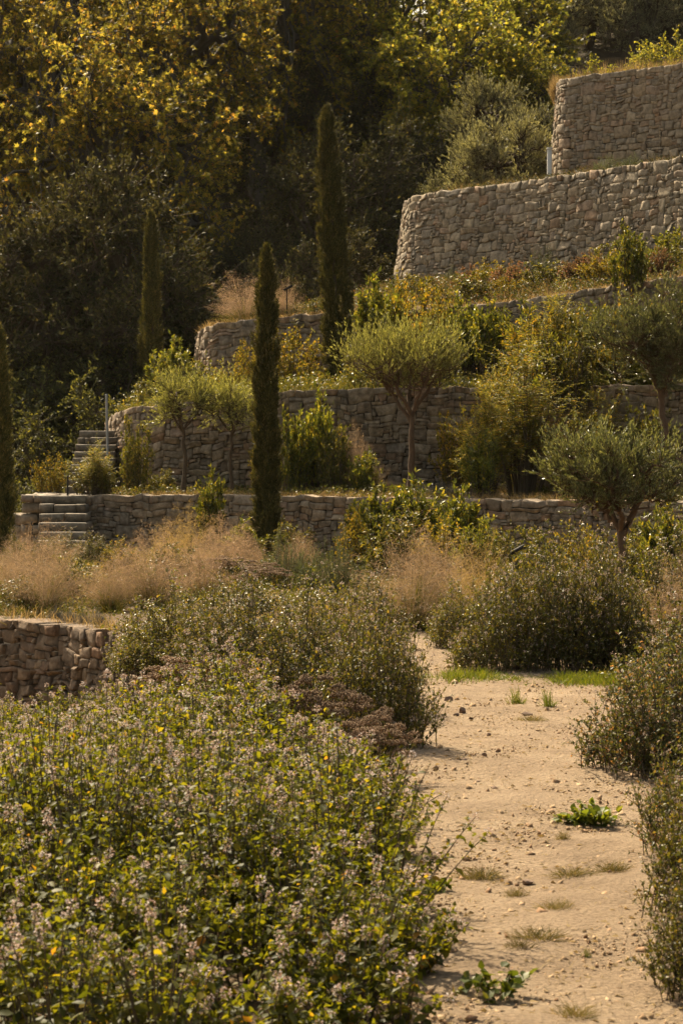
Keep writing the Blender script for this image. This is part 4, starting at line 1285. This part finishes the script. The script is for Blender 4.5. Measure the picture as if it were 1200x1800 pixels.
# flowering shrubs lining the path
fs = [P_flower_shrub(600, 1.1, 1.0, .75, 190), P_flower_shrub(601, 1.1, 1.0, .75, 190), P_flower_shrub(602, 1.0, 1.0, .75, 190, mat='russet_leaf', flowers=.5)]
for px, d, w, h, v_, rz, z, lab in [
    (640, 13.6, .78, .70, 0, .3, 0, 'flowering shrub bulging over the path behind the brown sedum'),
    (540, 14.4, .95, .74, 1, 1.9, 0, 'flowering shrub with pale round heads behind the mint bed'),
    (665, 15.2, .62, .62, 1, 4.0, 0, 'taller flowering shrub at the bend of the path'),
    (440, 16.2, 1.0, .66, 0, 2.6, 0, 'flowering shrub among thin tan plumes'),
    (300, 18.8, .95, .62, 1, 5.2, -.05, 'white-flecked shrub above the end of the low rubble wall'),
    (255, 20.4, .6, .45, 1, 2.4, -.2, 'drooping flowering shrub over the end of the low rubble wall'),
    (245, 19.6, .5, .4, 0, 1.0, -.1, 'small white-flecked shrub at the end of the low rubble wall'),
    (880, 18.4, .85, .72, 0, .8, 0, 'broad flowering shrub beyond the path, by the tan plume grass'),
    (985, 18.6, .95, .86, 1, 2.2, 0, 'tallest flowering shrub beyond the path, below the olive'),
    (1080, 18.6, .8, .8, 0, 3.8, 0, 'flowering shrub beyond the path with dark shaded base'),
    (930, 20.5, 1.0, .78, 1, 5.0, 0, 'flowering shrub behind the broad one, under the garden light'),
    (1030, 21, 1.0, .85, 0, 1.5, 0, 'flowering shrub at the foot of the forked olive'),
    (560, 17.5, .95, .62, 0, .9, 0, 'flowering shrub under the thin straw plumes'),
    (470, 19.5, 1.0, .6, 1, 2.9, 0, 'pale flowering shrub before the rosemary bushes'),
    (390, 18.2, .8, .55, 0, 4.1, 0, 'flowering shrub between the white-flecked one and the straw plumes'),
    (645, 20.5, .7, .55, 1, 5.1, 0, 'flowering shrub before the large tan plume grass'),
    (820, 20.5, .7, .5, 0, 3.1, 0, 'small flowering shrub between the grey cushion and the straw plumes'),
    (100, 37, .9, .42, 1, .6, 0, 'low white-flecked shrub at the foot of the lower steps'),
    (165, 36, .7, .42, 0, 2.0, 0, 'low shrub with pale flowers before the lowest wall'),
    (35, 33, .55, .5, 1, 3.0, 0, 'dark leafy shrub beside the cut-off cypress'),
]:
    shrub(fs, v_, 'flowering_shrub', lab, 'flowering shrub', px, d, z, w, h, (1.1, .75), rz, 'flowering shrubs lining the path')
for px, d, w, h, v_, rz, lab in [
    (1175, 12.6, .85, .66, 2, .3, 'russet flowering shrub bulging over the path edge'),
    (1240, 14.2, 1.0, .8, 2, 1.7, 'russet shrub behind the bulging one at the frame edge'),
    (1230, 9.9, .52, .55, 2, 2.7, 'small-leaved shrub creeping to the path, nearer than the russet one'),
    (1285, 8.6, .62, .6, 0, 4.7, 'nearest path-side shrub at the frame edge'),
    (1290, 7.4, .5, .5, 1, 3.7, 'flowering shrub in the near corner of the path'),
]:
    shrub(fs, v_, 'flowering_shrub', lab, 'flowering shrub', px, d, 0, w, h, (1.0, .75), rz, 'russet shrubs at the path edge')

for i_, (x, d, w, h, v_, lab) in enumerate([
    (2.75, 17.5, 1.1, .8, 0, 'flowering shrub well to the right of the path, behind the russet ones'),
    (3.0, 21.5, 1.2, .9, 1, 'broad flowering shrub well to the right of the path, before the olive bed'),
    (3.9, 25.0, 1.2, .8, 0, 'flowering shrub well to the right of the path, nearer the lowest wall'),
    (2.6, 12.0, 1.0, .7, 1, 'flowering shrub well to the right of the path, along the near path'),
    (2.3, 9.0, .9, .65, 0, 'nearest flowering shrub well to the right of the path, along the path'),
    (4.9, 30.0, 1.3, .9, 1, 'flowering shrub well to the right of the path, below the lowest wall'),
]):
    place(fs[v_], 'flowering_shrub', lab, 'flowering shrub', (x, d, 0), i_ * 1.7, (w / 1.1, w / 1.1, h / .75), 'flowering shrubs lining the path')
# brown sedum
sed = [P_sedum(650 + s, .8, .7, .3, 70) for s in range(2)]
for px, d, z, w, h, v_, lab in [
    (640, 12.0, 0, .5, .30, 0, 'brown flat-headed sedum between the mint and the bulging shrub'),
    (565, 12.8, 0, .6, .40, 1, 'brown sedum patch behind the mint bed'),
    (375, 14.9, 0, .8, .36, 0, 'brown sedum patch in front of the white-flecked shrub'),
    (300, 15.6, -.05, .5, .28, 1, 'small brown sedum near the low rubble wall'),
    (400, 30, 0, 1.0, .34, 0, 'reddish brown sedum drift behind the pink plume grass'),
    (455, 29, 0, .8, .3, 1, 'reddish brown sedum drift before the straight cypress'),
]:
    shrub(sed, v_, 'sedum_clump', lab, 'sedum', px, d, z, w, h, (.8, .3), px * .3, 'brown sedum clumps')

# plume grasses
plm = {'plume': P_plume(700, 1.1, .75), 'pink': P_plume(701, 1.2, .75, mat='plume_pink', green=.45), 'straw': P_plume(702, 1.1, .7, mat='plume_straw', green=.4), 'tan': P_plume(703, 1.0, .8, 200, 'plume', .62, 24, 420)}
for px, d, z, w, h, kind, lab in [
    (75, 24.9, 0, 1.05, .68, 'plume', 'tan plume grass with dark green base on the low rubble wall'),
    (195, 25.4, 0, .8, .55, 'plume', 'tan plume grass above the four small grey cushions'),
    (265, 25.8, 0, 1.15, .78, 'pink', 'largest pinkish plume grass, behind the low rubble wall'),
    (355, 27, 0, .8, .66, 'pink', 'pinkish plume grass before the brown sedum drift'),
    (320, 34, 0, 1.1, .75, 'straw', 'straw-yellow plume grass against the lowest wall'),
    (430, 33.6, 0, .75, .55, 'pink', 'small pink plume grass beside the straight cypress'),
    (525, 34, 0, .7, .5, 'plume', 'small tan plume grass right behind the rosemary bushes'),
    (722, 22.6, 0, 1.25, .84, 'tan', 'tan plume grass with tall dark green base beyond the path'),
    (852, 24.5, 0, .85, .68, 'straw', 'straw plume grass between the tan one and the flowering shrubs'),
    (1185, 19.2, 0, .75, .78, 'plume', 'tan plume grass at the frame edge beside the flowering shrubs'),
    (505, 17.3, 0, .9, .5, 'straw', 'thin straw plumes standing behind the flowering shrubs'),
    (590, 18.3, 0, .7, .5, 'plume', 'thin tan plumes beside the bend of the path'),
    (432, 49.6, 4.35, 1.7, .85, 'pink', 'big pink plume grass on the curved end of the third wall'),
    (500, 49.2, 4.4, .7, .7, 'pink', 'thin pink plume grass behind the straight cypress top'),
    (626, 41.6, .95, .8, 1.05, 'pink', 'pink-plumed grass on the lowest terrace beside the bare reddish trunk'),
    (640, 41.2, .95, .9, .6, 'tan', 'green tussock grass at the foot of the second wall'),
    (60, 30, 0, 1.1, .7, 'pink', 'pinkish plume grass near the foot of the lower steps'),
    (385, 31, 0, 1.1, .75, 'pink', 'pinkish plume grass before the shiny-leaved shrub'),
    (780, 25.5, 0, 1.0, .75, 'plume', 'tan plume grass just behind the large tan one'),
    (20, 28, 0, .8, .5, 'plume', 'tan grass at the frame edge beside the cut-off cypress'),
]:
    b = {'plume': (1.1, .75), 'pink': (1.2, .75), 'straw': (1.1, .7), 'tan': (1.0, .8)}[kind]
    s = w / b[0]
    place(plm[kind], 'plume_grass', lab, 'plume grass', (PX(px, d), d, z), px * .77, (s, s, h / b[1]), 'plume grasses in the beds')

tuft = P_tuft(720, .28, .17)
for px, d, z, w, lab in [
    (97, 23.9, 0, .26, 'small grey grass cushion on the low rubble wall, under the tan plumes'),
    (122, 23.6, 0, .22, 'second small grey cushion on the low rubble wall'),
    (148, 23.3, 0, .22, 'third small grey cushion on the low rubble wall'),
    (175, 23.1, 0, .26, 'last small grey cushion on the low rubble wall, near the pink grass'),
    (776, 21.6, 0, .19, 'grey grass cushion beside the path, before the tan plume grass'),
    (737, 40.0, .95, .38, 'grey round tussock at the foot of the bare reddish trunk'),
    (772, 39.8, .95, .5, 'larger grey round tussock beside the bare reddish trunk'),
    (795, 40.2, .95, .35, 'small grey tussock under the feathery shrub'),
]:
    s = w / .28
    place(tuft, 'grass_cushion', lab, 'grass cushion', (PX(px, d), d, z), px, (s, s, s * 1.1), 'grey grass cushions')

# ------------------------------------------------------------------ the flowering mint bed in front
def edge_mint(y):
    return np.interp(y, [5, 7, 8, 9, 10, 11, 12, 13, 16], [.32, .31, .29, .27, .28, .26, .2, .08, -.4])

rng = np.random.default_rng(800)
nc = 860
cy = 6.2 + (21.5 - 6.2) * rng.random(nc * 3) ** .85
cxl = -(cy * .155 + 1.3)
cx_ = cxl + (edge_mint(cy) - .08 - cxl) * rng.random(nc * 3)
kc = [0]
for i_ in range(1, nc * 3):                      # keep the plants a hand's breadth apart
    if ((cx_[kc] - cx_[i_]) ** 2 + (cy[kc] - cy[i_]) ** 2).min() > .12 ** 2: kc.append(i_)
    if len(kc) >= nc: break
cx_, cy = cx_[kc], cy[kc]
keep = ~((cy > np.interp(cx_, _w0[:, 0], _w0[:, 1]) - .35)) & ~((cy > 16) & (cx_ > -1.7)) & ~((cy > 11.6) & (cx_ > -.22)) & ~((cy > 12.5) & (cx_ > -.6)) & ~((cy > 14.1) & (cx_ > -1.35))
cx_, cy = cx_[keep], cy[keep]
nc = len(cx_)
per_c = rng.integers(8, 19, nc)
own = np.repeat(np.arange(nc), per_c)
n = len(own)
ch = (.44 + .10 * wob(np.stack([cx_, cy], -1), 12, 2, 1.8) + rng.normal(0, .10, nc)) * (1 - .2 * smooth((cy - 12) / 3))
ch *= .6 + .4 * smooth((edge_mint(cy) - cx_) / .3)
th = rng.uniform(0, 6.283, n)
rad_ = rng.random(n) ** .6
b0 = np.stack([cx_[own] + np.cos(th) * .045 * rad_, cy[own] + np.sin(th) * .045 * rad_, np.zeros(n)], 1)
b0[:, 2] = ground_z(b0[:, 0], b0[:, 1])
hh = ch[own] * (1.08 - .42 * rad_ ** 2) * rng.uniform(.82, 1.12, n)
spr = rng.uniform(.13, .24, n) * rad_ * (ch[own] / .45)
outl = (.10 + .12 * (rng.random(n) < .2)) * (1 - smooth((edge_mint(b0[:, 1]) - b0[:, 0]) / .2))
e0 = b0 + np.stack([np.cos(th) * spr + outl, np.sin(th) * spr, hh], 1)
mid = b0 * .55 + e0 * .45 + np.array([0, 0, 1]) * (hh * .16)[:, None] + rng.normal(size=(n, 3)) * .012
st = bez(b0, mid, e0, 6)
mint = MB()
tubes(mint, st, np.linspace(.003, .0015, 6)[None], 4, 0)
# leaves in crossed pairs up the stem, small near the tip
k = 9
for j in range(k):
    t = np.clip(np.full(n, .28 + .72 * j / (k - 1)) + rng.normal(0, .015, n), 0, .99)
    p, tan = along(st, np.arange(n), t)
    th = rng.uniform(0, .7, n) + (j % 2) * np.pi / 2 + np.arange(n)
    for sg in (0, np.pi):
        a = th + sg
        out = np.stack([np.cos(a), np.sin(a), np.zeros(n)], 1)
        sel = rng.random(n) < .86
        D = nrm(out + tan * .2 + rng.normal(size=(n, 3)) * .35 - np.array([0, 0, .5]))
        N = nrm(tan + rng.normal(size=(n, 3)) * .35)
        S = (.047 - .026 * (j / (k - 1)) ** 1.4) * rng.uniform(.6, 1.4, n)
        scatter(mint, T_LEAF[0], T_LEAF_F, p[sel], D[sel], N[sel], S[sel], 1.05, 1)
    # short side shoots
    if j in (2, 4, 5, 6, 7):
        sel = rng.random(n) < .6
        a = rng.uniform(0, 6.28, n)
        dd = nrm(np.stack([np.cos(a), np.sin(a), np.full(n, .9)], 1))
        sp = p[:, None] + dd[:, None] * np.array([0, .5, 1])[None, :, None] * rng.uniform(.03, .07, n)[:, None, None]
        leaves_on(mint, rng, sp[sel], 6, .021, T_RHOMB, T_RHOMB_F, .3, 1, .6, .9, .1, mi=1)
# flower whorls near the tips
fl = rng.random(n) < .62 + .3 * wob(e0[:, :2], 31, 2, 2.5)
for q, (t, s0) in enumerate(((1.0, 1.0), (.93, .9), (.85, .7))):
    sel = fl & (rng.random(n) < (1, .55, .4)[q])
    p, tan = along(st, np.arange(n), np.full(n, t))
    p = p[sel]
    m = 36
    c = np.repeat(p, m, 0)
    u = unit(rng, len(c))
    rad = np.repeat(rng.uniform(.009, .0175, len(p)) * s0, m)
    scatter(mint, T_RHOMB, T_RHOMB_F, c + u * rad[:, None] * .7, nrm(u + rng.normal(size=u.shape) * .3), unit(rng, len(c)), rad * rng.uniform(.35, .65, len(c)), .8, 2)
mo = link('mint_bed', mint.mesh('mint_bed', [M['twig'], M['mint'], M['mint_flower']]))
tag(mo, 'dense bed of mint with small lilac-white flower heads and a few yellow leaves', 'mint bed', kind='stuff')

# ------------------------------------------------------------------ things on the path
def rock_mesh(seed, sx, sy, sz):
    import bmesh
    bm = bmesh.new()
    bmesh.ops.create_icosphere(bm, subdivisions=3, radius=1)
    rng = np.random.default_rng(seed)
    pl_ = nrm(rng.normal(size=(9, 3))); off = rng.uniform(.55, .85, 9)
    for v in bm.verts:
        p = np.array(v.co)
        for q, o in zip(pl_, off):
            s = p @ q - o
            if s > 0: p = p - q * s * .92
        p = p * (1 + .05 * wob(p[None] * 3, seed, 2, 2)[0])
        v.co = p * (sx, sy, sz)
    me = bpy.data.meshes.new('rock')
    bm.to_mesh(me); bm.free()
    me.materials.append(M['rock'])
    return me

def path_z(x, y): return float(ground_z(x, y)) + .018
for i_, (px, py, w, h, ti, lab) in enumerate([
    (789, 1236, 18, 12, 0, 'squarish brown stone on the path near the bend'),
    (812, 1264, 15, 17, .5, 'tilted pointed brown stone standing up on the path'),
    (801, 1268, 12, 8, 0, 'small dark stone leaning against the tilted pointed one'),
    (926, 1266, 22, 9, 0, 'flat reddish-brown stone lying on the path'),
    (859, 1298, 10, 8, 0, 'small pinkish stone on the path'),
    (927, 1563, 27, 12, 0, 'rounded dark stone in the middle of the path'),
    (850, 1334, 12, 7, 0, 'small dark angular stone on the sunny path'),
    (815, 1343, 18, 4, 0, 'thin flat dark stone near the left edge of the path'),
    (868, 1392, 17, 5, 0, 'flat dark pebble in the middle distance of the path'),
    (837, 1381, 17, 5, 0, 'long thin pebble on the path beside the flat dark one'),
]):
    d = FPX * EYE / (py - HOR)
    sc = d / FPX / 2
    o = link('stone', rock_mesh(900 + i_, w * sc, w * sc * .8, h * sc * 1.15))
    x = PX(px, d)
    o.location = (x, d, path_z(x, d) + h * sc * .55)
    o.rotation_euler = (0, -ti, i_ * 1.3)
    tag(o, lab, 'stone', 'stones lying on the path')

rng = np.random.default_rng(910)
gr = MB()
n = 20000
gy = 6.5 + 14 * rng.random(n) ** 1.3
gx = edge_l(gy) - .15 + (edge_r(gy) - edge_l(gy) + .3) * rng.random(n)
gzz = ground_z(gx, gy) + .016
s = rng.lognormal(-5.4, .55, n)
s = np.minimum(s * np.where(rng.random(n) < .05, 2.2, 1), .028)
blobs(gr, np.stack([gx, gy, gzz + s * .2], 1), np.stack([s, s * rng.uniform(.6, 1.2, n), s * rng.uniform(.3, .6, n)], 1), rng)
go = link('gravel', gr.mesh('gravel', M['gravel']))
tag(go, 'fine gravel and grit scattered over the path', kind='stuff')
# straw and dead leaves lying about
lt = MB()
n = 8500
gy = 6.5 + 13 * rng.random(n)
gx = edge_l(gy) - .1 + (edge_r(gy) - edge_l(gy) + .2) * rng.random(n)
a = rng.uniform(0, 6.28, n)
l = rng.uniform(.015, .07, n)
D = np.stack([np.cos(a), np.sin(a), rng.normal(0, .12, n)], 1) * l[:, None]
p0 = np.stack([gx, gy, ground_z(gx, gy) + .024], 1)
strips(lt, np.stack([p0, p0 + D * .5 + np.array([0, 0, .004]), p0 + D], 1), rng.uniform(.002, .004, n), np.broadcast_to(np.array([0, 0, 1.]), (n, 3)))
sel = rng.random(n) < .3
scatter(lt, T_RHOMB, T_RHOMB_F, p0[sel], D[sel], np.array([0, 0, 1.]) + rng.normal(size=(sel.sum(), 3)) * .4, rng.uniform(.015, .035, sel.sum()), .6)
lo_ = link('litter', lt.mesh('litter', M['dry_grass']))
tag(lo_, 'dry straw bits and dead leaves lying on the path', kind='stuff')

# weeds on the path
def P_weed(seed, w, h, n=30, leaf=.03, mat='weed'):
    rng = np.random.default_rng(seed)
    st = shrub_stems(rng, n, w, w * .8, h, .2, 5, .5, .6, .0, .3)
    m = MB()
    tubes(m, st, np.linspace(.0025, .001, 5)[None], 3, 0)
    leaves_on(m, rng, st, 7, leaf, T_LEAF[0], T_LEAF_F, .35, 1.02, 1.5, .8, .3, .3, .7)
    return [('foliage', m.mesh('foliage', M[mat]))]
def ground_at(px, py):
    d = FPX * EYE / (py - HOR)
    return PX(px, d), d, path_z(PX(px, d), d) - .008
place(P_weed(920, .27, .09, 40, .034), 'weed', 'bright green spreading weed by itself on the path', 'weed', ground_at(1040, 1462))
place(P_weed(921, .24, .09, 16, .034), 'weed', 'low leafy weed with shadowed side, near corner of the path', 'weed', ground_at(868, 1762), 1)
place(P_weed(922, .16, .05, 18, .022), 'weed', 'small weed touching the mint at the path edge', 'weed', ground_at(765, 1575), 1)
gt = P_tuft(930, .2, .13, 90, 'weed', .006)
gd = P_tuft(931, .3, .06, 260, 'patch_blade', .0035)
for px, py, w, h, pp, lab in [
    (907, 1242, .17, .12, gt, 'small green grass tuft in the middle of the path'),
    (963, 1250, .16, .13, gt, 'upright green grass tuft on the path near the flowering shrubs'),
    (1030, 1690, .05, .035, gt, 'tiny green tuft in the near part of the path'),
]:
    place(pp, 'grass_tuft', lab, 'grass tuft', ground_at(px, py), px, (w / .2, w / .2, h / .13), 'grass tufts on the path')
for px, py, w, lab in [
    (945, 1665, .2, 'flat dry grass patch, widest of the near part of the path'),
    (915, 1683, .12, 'flat dry grass patch just nearer than the widest one'),
    (975, 1615, .16, 'flat dry grass patch beside the rounded dark stone'),
    (905, 1590, .1, 'small flat dry grass patch below the rounded dark stone'),
    (1075, 1540, .16, 'greenish dry grass patch towards the small-leaved shrub'),
    (1005, 1550, .2, 'pale dry grass patch beyond the rounded dark stone'),
    (845, 1550, .2, 'straw-coloured grass patch near the mint edge'),
    (990, 1490, .07, 'little dry tuft next to the bright green weed'),
    (1010, 1795, .15, 'dry grass patch at the very bottom of the path'),
    (935, 1275, .2, 'dry grass patch near the flat reddish stone'),
]:
    place(gd, 'dry_grass_patch', lab, 'dry grass', ground_at(px, py), px, (w / .3 * 1.25, w / .3 * 1.25, 1.0), 'dry grass patches on the path')
# green strip of grass at the foot of the shrubs beyond the path
rng = np.random.default_rng(940)
gs = MB()
n = 3800
gx = np.concatenate([rng.uniform(.75, 1.3, 1100), rng.uniform(1.5, 2.15, 1900), rng.uniform(.5, 2.2, 800)])
gy = 17.55 + rng.normal(0, .16, n) - .1 * np.sin(gx * 4)
b0 = np.stack([gx, gy, ground_z(gx, gy) + .01], 1)
hgt = rng.uniform(.02, .085, n) * (.55 + .45 * smooth(wob(np.stack([gx, gy], -1), 4, 2, 5) + .5))
e0 = b0 + np.stack([rng.normal(0, .03, n), rng.normal(0, .03, n), hgt], 1)
strips(gs, bez(b0, (b0 + e0) / 2 + np.array([0, 0, .01]), e0, 3), rng.uniform(.004, .009, n), rng=rng)
tag(link('grass', gs.mesh('grass', M['weed'])), 'short bright green grass strip at the foot of the flowering shrubs', kind='stuff')

# dry grass along the terrace rims
def rim_grass(label, geo, s0, s1, n, h, mat, seed, back=.5):
    rng = np.random.default_rng(seed)
    s, q = geo
    S_ = rng.uniform(s0, s1, n) * s[-1]
    x = np.interp(S_, s, q[:, 0]); y = np.interp(S_, s, q[:, 1]); z = np.interp(S_, s, q[:, 2])
    y = y + rng.uniform(.25, .25 + back, n)
    b0 = np.stack([x, y, z - .05], 1)
    hg = h * rng.uniform(.3, 1.1, n) * (.5 + .5 * smooth(wob(np.stack([x, y], -1), seed, 2, 2.5) + .6))
    e0 = b0 + np.stack([rng.normal(0, .07, n), rng.normal(0, .07, n), hg + .05], 1)
    m = MB()
    strips(m, bez(b0, (b0 + e0) / 2 + np.array([0, 0, .03]), e0, 4), rng.uniform(.005, .012, n), rng=rng)
    tag(link('grass', m.mesh('grass', M[mat])), label, kind='stuff')
rim_grass('dry golden grass along the top of the topmost wall', g5, .1, 1, 5000, .38, 'dry_grass', 950, 1.5)
_s0, _q0 = resample(W0)
rim_grass('straw and dry grass along the top of the low rubble wall', (_s0, _q0), .0, 1, 1500, .13, 'dry_grass', 954, .5)
rim_grass('thin dry grass along the top of the lowest wall', g1, .1, .9, 2600, .13, 'dry_grass', 951)
rim_grass('yellowish grass fringe along the top of the second wall', g2, .25, .6, 1600, .16, 'blade', 952)
rim_grass('dry grass fringe along the top of the third wall', g3, .2, .95, 2400, .16, 'dry_grass', 953)

# low growth covering the beds
def cover(label, X, Y, Z, h, mats, seed, leaf=.03, per=14, spread=.09, leafy=.5, thin=.0, bw=.006):
    rng = np.random.default_rng(seed)
    n = len(X)
    dens = wob(np.stack([X, Y], -1), seed + 1, 3, 1.6)
    k = dens > thin - .5
    X, Y, Z, dens = X[k], Y[k], Z[k], dens[k]
    n = len(X)
    hh = h * (.35 + .65 * smooth(dens * .6 + .5)) * rng.uniform(.5, 1.25, n)
    sp = spread * rng.uniform(.6, 1.5, n)
    c = np.repeat(np.stack([X, Y, Z], 1), per, 0)
    hr = np.repeat(hh, per); sr = np.repeat(sp, per)
    kind = np.repeat(rng.random(n) < leafy, per)
    m = MB()
    u = rng.normal(size=(len(c), 3)) * np.array([1, 1, 0])
    b0 = c + u * (sr * .35)[:, None] - np.array([0, 0, .03])
    e0 = c + u * sr[:, None] + np.array([0, 0, 1]) * (hr * rng.uniform(.5, 1.1, len(c)))[:, None]
    bl = bez(b0, b0 * .5 + e0 * .5 + np.array([0, 0, 1]) * (hr * .2)[:, None], e0, 4)
    strips(m, bl[~kind], np.full((~kind).sum(), bw) * rng.uniform(.5, 1.3, (~kind).sum()), rng=rng, mi=0)
    lp = np.repeat(bl[kind], 3, 0)
    p, tan = along(lp, np.arange(len(lp)), rng.uniform(.35, 1, len(lp)))
    scatter(m, T_RHOMB, T_RHOMB_F, p, nrm(tan * .4 + unit(rng, len(p))), unit(rng, len(p)) + np.array([0, 0, .6]), leaf * rng.uniform(.6, 1.3, len(p)), .55, 1)
    tag(link('ground_cover', m.mesh('ground_cover', [M[q] for q in mats])), label, kind='stuff')

rng = np.random.default_rng(1000)
n = 11000
y = rng.uniform(13, 39.5, n); x = rng.uniform(-.3, .34, n) * y
k = ~((y < 15.5) & (x < 2)) & ~((x > edge_l(y) - .05) & (x < edge_r(y) + .02) & (y < 22.5)) & ~((y < np.interp(x, _w0[:, 0], _w0[:, 1]) + .12) & (x < -1.0))
x, y = x[k], y[k]
cover('dry grass and low herbs covering the bed between the plume grasses', x, y, ground_z(x, y), .22, ('blade', 'small_leaf'), 1001, .03, 16, .11, .55)

def on_grid(P, n, rng, u0=0., u1=1., v0=.04, v1=.97):
    a = rng.uniform(u0, u1, n) * (P.shape[0] - 1.001); b = rng.uniform(v0, v1, n) * (P.shape[1] - 1.001)
    i, j = a.astype(int), b.astype(int)
    fa, fb = (a - i)[:, None], (b - j)[:, None]
    q = P[i, j] * (1 - fa) * (1 - fb) + P[i + 1, j] * fa * (1 - fb) + P[i, j + 1] * (1 - fa) * fb + P[i + 1, j + 1] * fa * fb
    return q[:, 0], q[:, 1], q[:, 2]
cover('low herbs and dry grass on the lowest terrace', *on_grid(B1, 1500, rng), .16, ('dry_grass', 'small_leaf'), 1002, .045, 14, .13, .5, .1, .008)
cover('leafy low growth on the second terrace', *on_grid(B2, 1700, rng), .4, ('blade', 'small_leaf'), 1003, .055, 18, .18, .7, -.1, .01)
cover('mixed olive and tan low growth on the third terrace', *on_grid(B3, 2600, rng), .30, ('dry_grass', 'russet_leaf'), 1004, .05, 18, .17, .5, -.1, .01)
cover('dry low growth on the fourth terrace', *on_grid(B4, 1200, rng), .25, ('dry_grass', 'dark_leaf'), 1005, .05, 16, .16, .5, 0, .01)

# warm air over the valley
import bmesh
hb = bmesh.new()
bmesh.ops.create_cube(hb, size=1)
for v_ in hb.verts:
    v_.co = (v_.co.x * 190, 117 + v_.co.y * 290, 30 + v_.co.z * 76)
me = bpy.data.meshes.new('haze')
hb.to_mesh(me); hb.free()
hm = bpy.data.materials.new('haze')
hm.use_nodes = True
nt = hm.node_tree
nt.nodes.clear()
pv = nt.nodes.new('ShaderNodeVolumePrincipled')
pv.inputs['Color'].default_value = (.95, .88, .78, 1)
pv.inputs['Density'].default_value = HAZE
pv.inputs['Anisotropy'].default_value = .35
ho = nt.nodes.new('ShaderNodeOutputMaterial')
nt.links.new(pv.outputs[0], ho.inputs['Volume'])
me.materials.append(hm)
tag(link('haze', me), 'warm haze in the air over the valley', kind='stuff')
